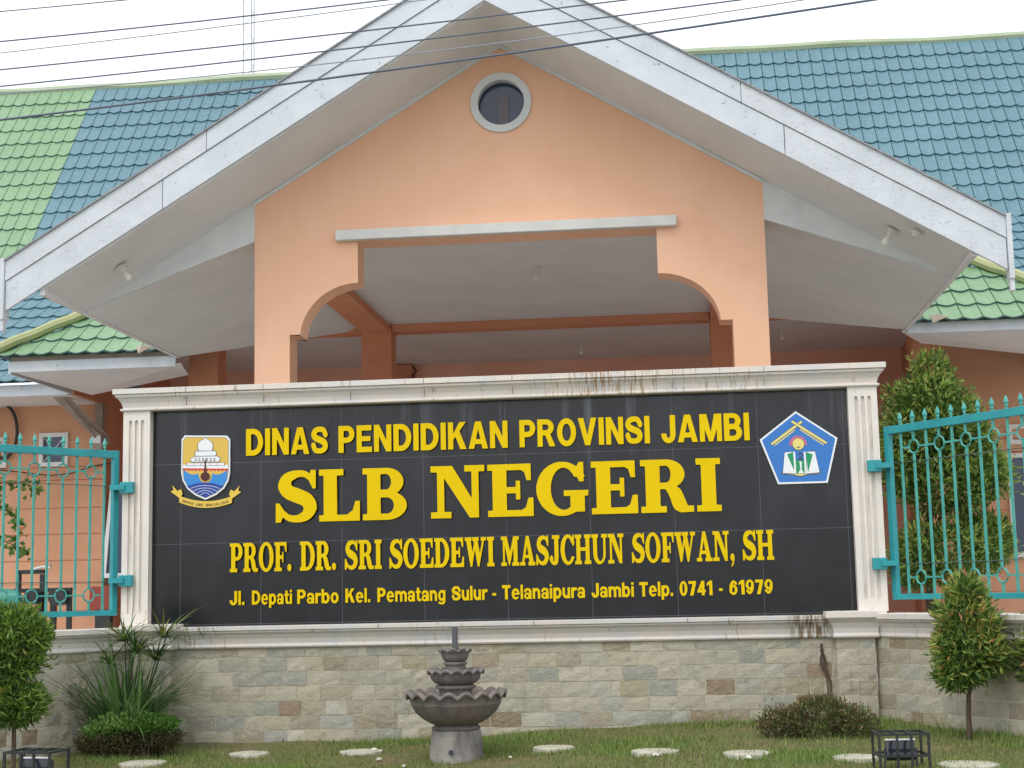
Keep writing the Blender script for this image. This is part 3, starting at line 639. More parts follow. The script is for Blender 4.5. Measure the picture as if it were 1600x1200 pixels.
TS['H'] = trace(f_or(B(0, .25, 0, 1), B(.57, .82, 0, 1), B(0, .8, .4, .6)), .82)
for i, ch in enumerate(txt):
    if ch == ' ': continue
    t = -.86 + 1.72 * i / (len(txt) - 1); x, y = rib(t); p = sh(x, y + 14); me = word_mesh(ch, -.0042 if ch != 'I' else -.0014, .0042 if ch != 'I' else .0014, 0, .020, .001)
    me.transform(Matrix.Translation((p[0], p[1], 0)) @ Matrix.Rotation(math.atan(76 * t / 195 * 1.0), 4, 'Z')); bm.from_mesh(me); bpy.data.meshes.remove(me)
me = bpy.data.meshes.new('motto'); bm.to_mesh(me); bm.free(); me.transform(Matrix.Translation((0, -.0288, 0)) @ FACE); link_mesh('motto_text', me, ribbon, [M['e_black']])

def pe(x, y): return (.9805 + (x - 515) * .000973, 2.0815 - (y + .03 * (x - 515) - 685) * .00098 )
PT = [(503, 410), (805, 612), (716, 948), (348, 960), (226, 625)]
def pf(P): return [pe(x, y) for x, y in P]
pent = face_part('school_emblem', [pf(PT)], -.030, .024, 'e_white', SIGN)
face_part('blue_field', [pf(scale_pts(PT, .945, (518, 700)))], -.0308, .001, 'e_pblue', pent)
def bar(a, c, wd):
    d = Vector((c[0] - a[0], c[1] - a[1])).normalized(); n = Vector((-d.y, d.x)) * wd / 2
    return [(a[0] + n.x, a[1] + n.y), (c[0] + n.x, c[1] + n.y), (c[0] - n.x, c[1] - n.y), (a[0] - n.x, a[1] - n.y)]
yk = 0
for a, c in (((312, 660), (545, 488)), ((470, 486), (722, 652))):
    face_part('roof_pole_edge', [pf(bar(a, c, 24))], -.0314 - yk, .001, 'e_line', pent)
    face_part('roof_pole', [pf(bar(a, c, 17))], -.0320 - yk, .001, 'e_cream', pent); yk += .0008
for s, a, c in ((1, (335, 668), (490, 552)), (1, (530, 548), (700, 664))):
    zg = [(a[0] + (c[0] - a[0]) * i / 18, a[1] + (c[1] - a[1]) * i / 18 + (0 if i % 2 else 9)) for i in range(19)]
    face_part('roof_fringe', [pf(zg + [(x, y - 10) for x, y in reversed(zg)])], -.0313, .001, 'e_cream', pent)
pet = []
for i in range(20):
    a = math.pi * (1.08) * i / 19 - .12; r = 72 if i % 2 else 52; pet.append((510 + r * math.cos(a), 660 - r * math.sin(a)))
face_part('red_petals', [pf(pet)], -.0318, .001, 'e_pink', pent)
face_part('face_edge', [pf(circ(512, 658, 47))], -.0324, .001, 'e_line', pent)
face_part('yellow_disc', [pf(circ(512, 658, 43))], -.0330, .001, 'e_cream', pent)
sm = [(498, 676), (512, 682), (526, 675), (522, 686), (512, 690), (502, 687)]
face_part('smile', [pf(sm)], -.0336, .001, 'e_line', pent)
face_part('book_base', [pf([(380, 862), (376, 884), (470, 894), (520, 905), (560, 892), (664, 882), (670, 858)])], -.0314, .001, 'e_line', pent)
face_part('book_base', [pf([(386, 866), (384, 880), (470, 888), (520, 898), (560, 886), (660, 877), (663, 862)])], -.0320, .001, 'e_cream', pent)
for P in ([(408, 722), (468, 716), (480, 880), (388, 876)], [(570, 716), (632, 714), (660, 870), (566, 880)]):
    face_part('page_edge', [pf(scale_pts(P, 1.06, (sum(p[0] for p in P) / 4, 798)))], -.0326, .001, 'e_line', pent)
    face_part('page', [pf(P)], -.0332, .001, 'e_white', pent)
for P in ([(424, 736), (470, 718), (478, 872)], [(566, 718), (616, 736), (574, 872)]):
    face_part('green_page', [pf(P)], -.0338, .001, 'e_green', pent)
face_part('green_page', [pf([(486, 780), (556, 780), (556, 880), (486, 880)])], -.0338, .001, 'e_green', pent)
for x in (478, 556): face_part('page_strip', [pf([(x - 7, 716), (x + 7, 716), (x + 9, 880), (x - 5, 880)])], -.0344, .001, 'e_white', pent)
b2 = f_stroke([(508, 735), (520, 722), (538, 730), (536, 752), (515, 770), (538, 772)], [6, 6, 6, 6, 6, 6])
two = [(505, 740), (510, 726), (524, 719), (538, 726), (542, 742), (534, 756), (518, 768), (544, 768), (544, 775), (506, 775), (506, 768), (528, 752), (534, 741), (530, 731), (522, 727), (514, 732), (512, 740)]
face_part('numeral', [pf(two)], -.0344, .001, 'e_line', pent)
face_part('torch', [pf([(508, 790), (534, 790), (530, 800), (528, 850), (546, 878), (500, 878), (518, 850), (516, 800)])], -.0344, .001, 'e_white', pent)
#@@PART2
# ------------------------------------------------------------------ wing walls, each with its coping
def wing(end, d, label, seed, length=3.4):
    d = Vector(d).normalized(); n = Vector((d.y, -d.x)); far = Vector(end) - d * length if True else None
    return far, d, n
DL = Vector((.597, .802)); DR = Vector((.562, -.827))
WL = Vector((-4.035, -.05)); WR = Vector((1.458, -.05)); WLEN = 3.4
WLED = [(-.24, .70), (.012, .70), (.02, .712), (.016, .727), (.012, .733), (.018, .77), (.036, .80), (.06, .816), (.066, .824), (.058, .828), (.076, .831), (.078, .868), (-.24, .87)]
for p0, d, lab, sd_ in ((WL - DL * WLEN, DL, 'angled sandstone boundary wall with cream coping, left of the name board', 51), (WR, DR, 'angled sandstone boundary wall with cream coping, right of the name board', 77)):
    mid = p0 + d * 1.5; n = Vector((d.y, -d.x))
    t = thing('boundary_wall', lab, 'wall', (mid.x, mid.y, 0), 0, 'sandstone boundary walls')
    q = [p0, p0 + d * WLEN]; b = MB()
    b.slab([(q[0].x, q[0].y, -.5), (q[1].x, q[1].y, -.5), (q[1].x, q[1].y, .71), (q[0].x, q[0].y, .71)], (-n.x * .26, -n.y * .26, 0)); b.build('core_wall', 'mortar', t)
    cladding('stone_facing', t, (p0.x, p0.y), (d.x, d.y), WLEN, .702, sd_, zbase=-.25)
    b = MB(); b.sweep([tuple(q[0]), tuple(q[1])], WLED); b.build('coping', 'marble_worn', t, bevel=.003)

# ------------------------------------------------------------------ teal spear-topped fences
def fence(p0, d, label, ns, ringfirst, sgn):
    d = Vector(d).normalized(); n = Vector((d.y, -d.x)) * sgn      # n towards the street
    t = thing('iron_fence', label, 'fence', (p0[0], p0[1], .87), 0, 'teal iron fences')
    T = lambda p: (p0[0] + d.x * p[0] + n.x * p[1], p0[1] + d.y * p[0] + n.y * p[1], p[2])
    Ls = ns[-1] + .06
    for nm, z0, z1 in (('top_rail', 2.157, 2.213), ('bottom_rail', .964, 1.004)):
        b = MB(); b.box(.047, Ls, -.02, .02, z0, z1, T=T); b.build(nm, 'teal', t, bevel=.003)
    b = MB(); b.box(0, .046, -.022, .022, .962, 2.216, T=T); b.build('end_post', 'teal', t, bevel=.003)
    for s in (.64, 1.7):
        b = MB(); b.box(s - .02, s + .02, -.02, .02, .86, .964, T=T); b.build('foot', 'teal', t)
    for i, s in enumerate(ns):
        rg = (i % 2 == ringfirst); b = MB(); hw = .0075
        segs = [(1.004, 2.158)] if not rg else [(1.004, 1.068), (1.17, 1.994), (2.098, 2.158)]
        for a, c in segs: b.box(s - hw, s + hw, -.007, .007, a, c, T=T)
        pk = b.build('picket', 'teal_pale', t)
        b = MB(); b.lathe([(.009, 0), (.009, .028), (.014, .034), (.010, .042), (.018, .062), (.011, .086), (.001, .108)], T((s, 0, 2.2)), 6); b.build('spear_tip', 'teal_pale', t, smooth=False)
        if rg:
            for zc in (1.119, 2.046):
                b = MB(); k = 20; pts = [T((s + .0475 * math.cos(2 * math.pi * j / k), 0, zc + .0475 * math.sin(2 * math.pi * j / k))) for j in range(k + 1)]
                b.tube(pts, .0068, 6, cap=False); b.build('ring', 'teal_pale', t, smooth=True)
    rs = [s for i, s in enumerate(ns) if i % 2 == ringfirst]
    for zc in (1.119, 2.046):
        cuts = [.046] + [v for s in rs for v in (s - .052, s + .052)] + [Ls]
        for j, (a, c) in enumerate(zip(cuts[::2], cuts[1::2])):
            if c - a > .01:
                if j == 0: a = ns[0] if ringfirst else a
                b = MB(); b.box(a, c, -.006, .006, zc - .006, zc + .006, T=T); b.build('cross_bar', 'teal_pale', t)
    for zc in (1.217, 1.942):
        b = MB(); b.tube([T((.04, .012, zc)), T((Ls, .012, zc))], .0035, 6); b.build('thin_rod', 'steel', t)
    return t, T
fl, _ = fence((-4.19, -.02), (-.597, -.802), 'teal iron fence with spear tips left of the name board', [.117 + .1178 * i for i in range(16)], 1, -1)
fr, _ = fence((1.612, -.02), (.562, -.827), 'teal iron fence with spear tips right of the name board', [.155 + .1265 * i for i in range(15)], 1, 1)
for f_, xp, s in ((fl, -4.128, -1), (fr, 1.556, 1)):
    for zc in (1.925, 1.222):
        b = MB(); x0, x1 = sorted((xp - s * .10, xp + s * .002)); b.box(x0, x1, -.135, -.081, zc - .042, zc + .042); br = b.build('bracket', 'teal', f_, bevel=.004)
        a0, a1 = sorted((xp - s * .04, xp + s * .075)); b = MB(); b.box(a0, a1, -.15, -.02, zc - .017, zc + .02); b.build('bracket_arm', 'teal', br)

# ------------------------------------------------------------------ the school building
XC = -1.41; SL = .603
BLD = thing('school_building', 'single-storey peach school building with blue and green tiled roofs and gabled entrance porch', 'building', (XC, 8.0, .3))
def arch():
    L = [(-3.775, .3), (-3.775, 4.74), (XC, 6.17), (.975, 4.74), (.975, .3), (.655, .3), (.655, 3.475), (.548, 3.475)]
    a = [(-.005 + .553 * math.cos(u) , 3.445 + .485 * math.sin(u)) for u in np.linspace(.06, math.pi / 2, 16)]
    L += a + [(-.005, 4.352), (-2.79, 4.352)]
    L += [(-2.79 - .553 * math.cos(u), 3.445 + .515 * math.sin(u)) for u in np.linspace(math.pi / 2, .06, 16)]
    L += [(-3.338, 3.49), (-3.44, 3.49), (-3.44, .3)]
    return L
face_part('gable_wall', [arch(), circ(-1.413, 5.62, .226, n=48)], 2.35, .29, 'peach', BLD)
b = MB(); b.box(-2.985, .18, 2.27, 2.349, 4.356, 4.452); b.build('lintel', 'trim_white', BLD, bevel=.006)
rw = face_part('round_window', [circ(-1.413, 5.62, .284, n=56), circ(-1.413, 5.62, .222, n=56)], 2.325, .06, 'trim_grey', BLD, bevel=.004)
b = MB(); n = 48; pr = [(math.cos(2 * math.pi * k / n), math.sin(2 * math.pi * k / n)) for k in range(n)]
b.add([(-1.413 + .222 * c, 2.386, 5.62 + .222 * s) for c, s in pr] + [(-1.413 + .222 * c, 2.44, 5.62 + .222 * s) for c, s in pr], [(k, (k + 1) % n, n + (k + 1) % n, n + k) for k in range(n)]); b.build('reveal', 'trim_grey', rw)
b = MB(); b.box(-1.452, -1.352, 2.415, 2.428, 5.42, 5.70); b.build('attic_post', 'post', rw)  # attic post seen through the window, set ahead of the opaque pane
# window pane deep in the reveal
b = MB(); b.add([(-1.413 + .221 * c, 2.43, 5.62 + .221 * s) for c, s in pr], [tuple(range(n))]); b.build('pane', 'glass_dark', rw)
def zs(dx, z0=6.21): return z0 - SL * abs(dx)
for s in (-1, 1):
    X = lambda dx: XC + s * dx
    b = MB(); b.slab([(X(0), 1.431, zs(0) + .045), (X(4.05), 1.431, zs(4.05) + .045), (X(4.05), 2.36, zs(4.05)), (X(0), 2.36, zs(0) - .02)], (0, 0, .03)); b.build('front_soffit', 'soffit', BLD)
    b = MB(); b.slab([(X(2.36), 2.352, zs(2.36) + .005), (X(4.0), 2.352, zs(4.0) + .01), (X(2.36), 2.352, 4.40)], (0, .03, 0)); b.build('soffit_infill', 'trim_grey', BLD)
    b = MB(); b.slab([(X(2.36), 2.385, 4.405), (X(4.02), 2.385, 3.785), (X(4.02), 5.16, 3.785), (X(2.4), 7.42, 4.415)], (0, 0, .02)); b.build('side_soffit', 'soffit', BLD)
    b = MB(); b.slab([(X(4.02), 1.44, 3.775), (X(4.065), 1.44, 3.775), (X(4.065), 1.44, 3.84), (X(4.02), 1.44, 3.84)], (0, 3.75, 0)); b.build('eave_board', 'soffit', BLD)
    b = MB(); b.slab([(X(.0), 2.33, zs(0) - .012), (X(2.38), 2.33, zs(2.38) - .012), (X(2.38), 2.33, zs(2.38) - .045), (X(.0), 2.33, zs(0) - .055)], (0, .019, 0)); b.build('wall_trim', 'trim_grey', BLD)
    # bargeboards: broad lower board and a proud verge board above it
    zb = lambda dx: 6.25 - SL * dx
    XB = lambda dx: -1.445 + s * dx
    cut = 2.9 if s < 0 else 2.55
    for a, c, m in ((0, cut, 'white_wood'), (cut + .006, 4.33, 'white_wood_worn')):
        b = MB(); b.slab([(XB(a), 1.40, zb(a)), (XB(c), 1.40, zb(c)), (XB(c), 1.40, zb(c) + .262), (XB(a), 1.40, zb(a) + .262)], (0, .03, 0)); b.build('bargeboard', m, BLD, bevel=.002)
    cut = 2.5 if s < 0 else 2.2
    for a, c, m in ((0, cut, 'white_wood'), (cut + .005, 4.335, 'white_wood_worn')):
        b = MB(); b.slab([(XB(a), 1.388, zb(a) + .268), (XB(c), 1.388, zb(c) + .268), (XB(c), 1.388, zb(c) + .45), (XB(a), 1.388, zb(a) + .45)], (0, .03, 0)); b.build('verge_board', m, BLD, bevel=.002)
    b = MB(); b.slab([(XB(0), 1.37, zb(0) + .451), (XB(4.34), 1.37, zb(4.34) + .451), (XB(4.34), 1.37, zb(4.34) + .468), (XB(0), 1.37, zb(0) + .468)], (0, .12, 0)); b.build('verge_capping', 'edge_cap', BLD)
    X0_, X = X, (lambda dx: -1.445 + s * (dx - .035))
    zt = zb(4.38)
    b = MB(); x0, x1 = sorted((X(4.372), X(4.412))); b.box(x0, x1, 1.37, 1.50, zt - .05, zt + .50); b.box(min(X(4.375), X(4.409)), max(X(4.375), X(4.409)), 1.385, 1.45, zt - .15, zt - .05); b.build('eave_end_board', 'white_wood_worn', BLD)
    X = X0_
    # butt joints of the soffit boards
    for q in ((.9, 2.0) if s < 0 else (1.55, 2.9)):
        b = MB(); b.slab([(X(q), 1.44, zs(q) + .0435), (X(q + .006), 1.44, zs(q) + .040), (X(q + .006), 2.3, zs(q) - .006), (X(q), 2.3, zs(q) - .003)], (0, 0, .01)); b.build('soffit_joint', 'ceil', BLD)

# pressed metal roof tiles: overlapping rows of dished pans with a drooping front lip
def tiles(name, O, U, V, width, rows, step, wave, m, parent, split=None, clips=(), lip=.026, nx=6):
    O, U, V = Vector(O), Vector(U).normalized(), Vector(V).normalized(); Nn = U.cross(V).normalized()
    cnt = int(round(width / wave)); fr_ = [0, .035, .16, .38, .62, .84, .965]
    us = [(i + f) * wave for i in range(cnt) for f in fr_] + [cnt * wave]; ph = [f for i in range(cnt) for f in fr_] + [0]
    vs, fs, mi = [], [], []; m_ = len(us); m = (m if isinstance(m, tuple) else (m,)) + ('tile_edge_shade',); edge_i = len(m) - 1
    for j in range(rows):
        base = len(vs); jit = [random.uniform(-.004, .004) for _ in range(cnt + 1)]
        for lv in range(3):
            for i, (u, f) in enumerate(zip(us, ph)):
                dish = math.sin(math.pi * f); h = .016 * (1 - dish) if f else -.016
                q = jit[min(i // 7, cnt)]
                if lv == 0: v, hh = (j + 1) * step + .03, h
                elif lv == 1: v, hh = j * step - .012 - .034 * dish + q, lip + h + q * .5
                else: v, hh = j * step - .010 - .034 * dish + q, lip + h - .020 + q * .5
                vs.append(O + U * u + V * v + Nn * hh)
        for lv in range(2):
            for i in range(m_ - 1):
                fs.append((base + lv * m_ + i, base + (lv + 1) * m_ + i, base + (lv + 1) * m_ + i + 1, base + lv * m_ + i + 1))
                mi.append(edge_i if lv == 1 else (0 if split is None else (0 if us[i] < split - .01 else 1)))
    # deck under the pans
    base = len(vs); w_ = cnt * wave
    vs += [O - Nn * .02, O + U * w_ - Nn * .02, O + U * w_ + V * rows * step - Nn * .02, O + V * rows * step - Nn * .02]; fs.append((base, base + 1, base + 2, base + 3)); mi.append(0)
    me = bpy.data.meshes.new(name); me.from_pydata([tuple(v) for v in vs], [], fs); me.polygons.foreach_set('material_index', mi); me.update()
    if clips:
        bm = bmesh.new(); bm.from_mesh(me)
        for co, no in clips: bmesh.ops.bisect_plane(bm, geom=bm.verts[:] + bm.edges[:] + bm.faces[:], plane_co=co, plane_no=no, clear_outer=True)
        bm.to_mesh(me); bm.free()
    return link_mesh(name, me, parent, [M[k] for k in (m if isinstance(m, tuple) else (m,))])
WV, ST = .21, .40
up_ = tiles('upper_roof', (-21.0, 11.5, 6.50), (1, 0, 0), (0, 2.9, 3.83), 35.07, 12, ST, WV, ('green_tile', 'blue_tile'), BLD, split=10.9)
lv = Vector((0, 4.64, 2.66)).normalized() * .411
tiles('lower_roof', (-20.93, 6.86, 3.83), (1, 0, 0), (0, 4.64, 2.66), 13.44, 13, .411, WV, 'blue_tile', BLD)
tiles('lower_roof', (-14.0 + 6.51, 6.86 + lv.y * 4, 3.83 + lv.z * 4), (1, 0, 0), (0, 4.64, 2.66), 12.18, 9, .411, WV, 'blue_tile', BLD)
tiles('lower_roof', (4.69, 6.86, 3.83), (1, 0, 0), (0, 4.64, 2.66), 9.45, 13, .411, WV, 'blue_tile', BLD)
b = MB(); b.tube([(x, 14.43, 10.36 + .02 * math.sin(x * .8) + .012 * math.sin(x * 2.3)) for x in np.arange(-21.0, 14.2, .4)], .085, 8); b.build('ridge_cap', 'ridge_pale', BLD, smooth=True)
for s in (-1, 1):
    X = lambda dx: XC + s * dx
    for y0, y1, r0 in ((1.40, 5.18, 0), (5.18, 9.38, 2)):
        d0 = 4.10 - r0 * .40 / math.hypot(1, SL)
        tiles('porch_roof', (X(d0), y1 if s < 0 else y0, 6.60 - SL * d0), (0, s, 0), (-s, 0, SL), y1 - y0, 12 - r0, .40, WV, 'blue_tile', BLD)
    # hipped green roof over the wing of the porch
    cx = X(6.12); k = .70
    O = (cx if s < 0 else X(4.0), 5.08, 3.86); wd = 2.13
    hipn = Vector((-1, 1, 0)) if s < 0 else Vector((1, 1, 0))
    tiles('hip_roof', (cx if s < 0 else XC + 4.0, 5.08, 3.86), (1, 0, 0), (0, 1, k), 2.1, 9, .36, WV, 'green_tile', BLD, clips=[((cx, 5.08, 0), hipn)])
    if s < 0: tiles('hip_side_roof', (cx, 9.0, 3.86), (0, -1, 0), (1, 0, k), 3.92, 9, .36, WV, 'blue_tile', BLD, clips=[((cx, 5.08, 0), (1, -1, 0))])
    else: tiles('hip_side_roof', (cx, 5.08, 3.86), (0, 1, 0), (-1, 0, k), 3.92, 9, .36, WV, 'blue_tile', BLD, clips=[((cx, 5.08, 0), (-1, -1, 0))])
    hp = MB(); hp.tube([(cx - s * (-.03 + tt), 5.05 + tt, 3.925 + k * tt + (.012 if i % 2 else 0)) for i, tt in enumerate(np.arange(0, 2.6, .16))], .062, 8); hp.build('hip_cap', 'ridge', BLD, smooth=True)
    dz = 0 if s < 0 else .06
    x0, x1 = sorted((X(4.06), X(6.0)))
    b = MB(); b.box(x0, x1, 5.15, 5.18, 3.68 + dz, 3.80 + dz); b.build('fascia', 'white_wood', BLD)
    b = MB(); b.box(x0, x1, 5.16, 5.2, 3.80 + dz, 3.87 + dz * .3); b.build('fascia_backing', 'bare_wood', BLD)
    xs = X(6.0); b = MB(); b.box(min(xs, xs + s * .03), max(xs, xs + s * .03), 5.15, 6.95, 3.66 + dz, 3.80 + dz); b.build('fascia', 'white_wood', BLD)
    b = MB(); b.slab([(X(5.99), 5.17, 3.682 + dz), (X(4.0), 5.17, 3.70 + dz), (X(4.5), 6.97, 3.85 + dz), (X(5.75), 6.97, 3.64 + dz * 1.5)], (0, 0, .015)); b.build('wing_soffit', 'soffit', BLD)
    # corner of a broken tile hanging by the porch eave
    x = X(4.38); b = MB(); b.slab([(x - .10, 5.03, 3.90), (x - .02, 5.0, 3.915), (x + .10, 5.03, 3.89), (x + .02, 5.02, 3.86), (x - .07, 5.02, 3.82)], (.0, .02, .0)); b.build('broken_tile', 'camgrey', BLD)
    # main eave beyond the wing
    x0, x1 = sorted((X(6.06), X(19.5) if s < 0 else X(15.5)))
    b = MB(); b.box(x0, x1, 6.95, 6.98, 3.655, 3.80); b.build('main_fascia', 'white_wood', BLD)
    b = MB(); b.box(x0, x1, 6.98, 8.05, 3.66, 3.68); b.build('main_soffit', 'soffit', BLD)
# ceilings, beams, columns, inner walls
b = MB(); b.box(-3.78, .98, 2.64, 5.3, 4.44, 4.46); b.box(-5.6, 2.8, 5.31, 7.0, 4.44, 4.46); b.box(-7.4, 4.7, 7.01, 10.9, 4.44, 4.46); b.build('porch_ceiling', 'ceil', BLD)
for dx in (-2.15, 2.21, -4.38, 4.62):
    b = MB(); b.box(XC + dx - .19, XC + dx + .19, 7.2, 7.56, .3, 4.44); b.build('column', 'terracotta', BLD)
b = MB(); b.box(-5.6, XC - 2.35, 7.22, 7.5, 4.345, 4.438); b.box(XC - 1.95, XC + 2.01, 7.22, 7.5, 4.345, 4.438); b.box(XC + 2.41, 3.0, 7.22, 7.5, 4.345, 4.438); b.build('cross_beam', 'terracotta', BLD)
for x in (-3.75, .61):
    b = MB(); b.box(x, x + .35, 2.65, 7.19, 4.35, 4.438); b.build('long_beam', 'terracotta', BLD)
b = MB(); b.box(-7.4, 4.7, 10.7, 10.9, .3, 4.44); b.build('back_wall', 'back_peach', BLD)
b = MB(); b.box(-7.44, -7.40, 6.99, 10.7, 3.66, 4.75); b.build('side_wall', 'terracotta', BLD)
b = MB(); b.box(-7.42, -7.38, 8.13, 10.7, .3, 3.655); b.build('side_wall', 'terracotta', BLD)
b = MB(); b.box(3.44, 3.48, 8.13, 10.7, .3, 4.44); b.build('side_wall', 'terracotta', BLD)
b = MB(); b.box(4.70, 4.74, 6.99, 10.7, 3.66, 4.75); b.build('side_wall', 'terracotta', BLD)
# grooved outer walls left and right of the porch
def grooved(x0, x1, holes, nm):
    zt = 3.66 if x0 < -5 else 4.1
    ed = [.3, .6, .95, 1.30, 1.60, 1.945, 2.29, 2.66, 2.83, zt]; b = MB()
    for a, c in zip(ed, ed[1:]):
        y0 = 8.0 if c != 2.83 else 7.985
        segs = [(x0, x1)]
        for hx0, hx1, hz0, hz1 in holes:
            if hz0 < c and hz1 > a:
                ns_ = []
                for u0, u1 in segs:
                    if hx0 > u0: ns_.append((u0, min(u1, hx0), a, c))
                    if hx1 < u1: ns_.append((max(u0, hx1), u1, a, c))
                    if hz1 < c: ns_.append((hx0, hx1, max(a, hz1), c))
                    if hz0 > a: ns_.append((hx0, hx1, a, min(c, hz0)))
                segs2 = [q for q in ns_ if q[1] > q[0]]
                for u0, u1, a2, c2 in segs2:
                    b.box(u0, u1, y0, 8.12, a2 + (.007 if a2 == a and a > 1.5 else 0), c2 - (.007 if c2 == c and c < 3 else 0))
                break
        else: b.box(x0, x1, y0, 8.12, a + (.007 if a > 1.5 else 0), c - (.007 if c < 3 else 0))
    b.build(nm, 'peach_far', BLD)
    b = MB()
    for c in ed[1:-1]: b.box(x0 + .01, x1 - .01, 8.012, 8.10, c - .012, c + .012)
    b.build('groove', 'terracotta', BLD)['kind'] = 'stuff'
grooved(-20.9, -7.38, [(-8.25, -7.89, 2.84, 3.27)], 'outer_wall')
grooved(3.44, 14.0, [(4.27, 5.1, 1.38, 2.62)], 'outer_wall')
def window(x0, x1, z0, z1, y, cross=False, mull=0):
    fw_ = .055; w_ = MB(); w_.slab([(x0, y, z0), (x1, y, z0), (x1, y, z0 + fw_), (x0, y, z0 + fw_)], (0, .07, 0)); w_.slab([(x0, y, z1 - fw_), (x1, y, z1 - fw_), (x1, y, z1), (x0, y, z1)], (0, .07, 0))
    for xa in (x0, x1 - fw_) + ((( x0 + x1) / 2 - .02,) if mull else ()): w_.box(xa, xa + (fw_ if xa != (x0 + x1) / 2 - .02 else .04), y, y + .07, z0 + fw_, z1 - fw_)
    f = w_.build('window', 'trim_white', BLD)
    b = MB(); b.box(x0 + fw_, x1 - fw_, y + .045, y + .055, z0 + fw_, z1 - fw_); b.build('pane', 'glass_dark', f)
    if cross:
        b = MB(); b.tube([(x0 + fw_, y + .03, z0 + fw_), (x1 - fw_, y + .03, z1 - fw_)], .007, 6); b.build('grille_bar', 'trim_grey', f)
        b = MB(); b.tube([(x0 + fw_, y + .025, z1 - fw_), ((x0 + x1) / 2, y + .025, (z0 + z1) / 2)], .005, 6); b.build('grille_bar', 'trim_grey', f)
    return f
window(-8.27, -7.87, 2.845, 3.29, 7.96, True); window(-9.12, -8.72, 2.845, 3.25, 7.96, True)
window(4.22, 5.1, 1.36, 2.64, 7.96, mull=1); window(4.25, 5.0, 2.75, 3.0, 7.96)
# casement standing open by the recess on the left
b = MB(); 
fr_ = [(-7.36, 7.9, 1.42), (-7.30, 7.9, 1.42), (-7.22, 7.9, 2.50), (-7.26, 7.9, 2.50)]
b.slab(fr_, (0, .05, 0)); b.slab([(-7.36, 7.9, 1.36), (-7.02, 7.9, 1.36), (-7.02, 7.9, 1.418), (-7.36, 7.9, 1.418)], (0, .05, 0)); b.slab([(-7.08, 7.9, 1.42), (-7.02, 7.9, 1.42), (-7.04, 7.9, 2.50), (-7.09, 7.9, 2.50)], (0, .05, 0)); f = b.build('casement', 'white', BLD)
b = MB(); b.slab([(-7.30, 7.93, 1.42), (-7.08, 7.93, 1.42), (-7.09, 7.93, 2.50), (-7.22, 7.93, 2.50)], (0, .008, 0)); b.build('pane', 'glass_dark', f)
# timber bracket under the eave on the left corner
b = MB(); b.slab([(-7.78, 7.1, 3.70), (-7.64, 7.1, 3.70), (-7.36, 7.95, 3.22), (-7.36, 7.95, 3.12), (-7.42, 7.95, 3.12)], (.05, .05, 0))
bk = b.build('eave_bracket', 'bare_wood', BLD); b = MB(); b.box(-7.47, -7.37, 7.88, 7.98, 2.98, 3.66); b.build('bracket_post', 'bare_wood', bk); b = MB(); b.box(-7.50, -7.38, 7.85, 7.879, 3.12, 3.24); b.build('junction_box', 'white', bk)

# things fixed to the building or hanging from it
def bulb_at(p, tilt, label):
    t = thing('light_bulb', label, 'lamp', p, 0, 'bare light bulbs under the porch'); t.rotation_euler = (0, tilt, 0)
    b = MB(); b.lathe([(.055, 0), (.055, -.012), (.03, -.022), (.024, -.06), (.02, -.062)], (0, 0, 0), 20); me_o = b.build('holder', 'dirty_cream', None, True); me_o.parent = t
    b = MB(); b.lathe([(.014, -.055), (.018, -.075), (.032, -.105), (.034, -.125), (.024, -.15), (.004, -.16)], (0, 0, 0), 20); o2 = b.build('bulb', 'bulb', None, True); o2.parent = t
th = math.atan(SL)
bulb_at((-1.27, 4.18, 4.44), 0, 'bare bulb in the middle of the porch ceiling')
bulb_at((-1.10, 9.3, 4.44), 0, 'bare bulb on the veranda ceiling behind the porch cross beam')
bulb_at((1.60, 8.7, 4.44), 0, 'bare bulb on the ceiling right of the porch pillar')
bulb_at((-4.90, 1.9, zs(3.49)), th * -1, 'bare bulb under the left slope of the gable soffit')
bulb_at((2.04, 1.9, zs(3.45)), th, 'bare bulb under the right slope of the gable soffit')
t = thing('empty_lamp_holder', 'bulbless lamp holder high under the right slope of the gable soffit', 'lamp holder', (2.2, 1.62, zs(3.61))); t.rotation_euler = (0, th, 0)
b = MB(); b.lathe([(.05, 0), (.05, -.015), (.03, -.03), (.028, -.045)], (0, 0, 0), 18); o_ = b.build('holder_base', 'dirty_cream', None, True); o_.parent = t
t = thing('wall_camera', 'small beige security camera under the left eave', 'camera', (-7.85, 7.95, 3.72))
b = MB(); b.box(-7.90, -7.76, 7.78, 7.9, 3.70, 3.77); b.build('housing', 'camgrey', t, bevel=.01); b = MB(); b.tube([(-7.88, 7.84, 3.72), (-7.90, 7.80, 3.66)], .03, 10); b.build('lens', 'black_steel', t); b = MB(); b.box(-7.83, -7.80, 7.9, 8.0, 3.72, 3.80); b.build('mount', 'camgrey', t)
b = MB(); b.tube([(-8.75 + .20 * math.cos(a) - .02 * i / 30, 7.95 - .002 * i, 3.33 + .36 * math.sin(a)) for i, a in enumerate(np.linspace(-2, 4.6, 40))], .022, 8)
tag(b.build('cable_coil', 'black_steel', None, True), 'loop of dark cable hanging on the peach wall at the left edge', 'cable')
b = MB(); b.tube([(-9.2, 7.94, 2.86), (-8.6, 7.93, 2.79), (-8.1, 7.93, 2.72), (-7.8, 7.93, 2.74), (-7.5, 7.93, 2.83), (-7.25, 7.93, 2.86)], .008, 6)
tag(b.build('wall_cable', 'black_steel', None, True), 'thin dark cable sagging along the peach wall below the small window', 'cable')
t = thing('meter_box', 'broken meter box with loose wires on the dark back wall', 'meter box', (-3.78, 10.6, 4.2))
b = MB(); b.box(-3.98, -3.66, 10.52, 10.69, 3.95, 4.43); b.build('case', 'terracotta', t, bevel=.01)
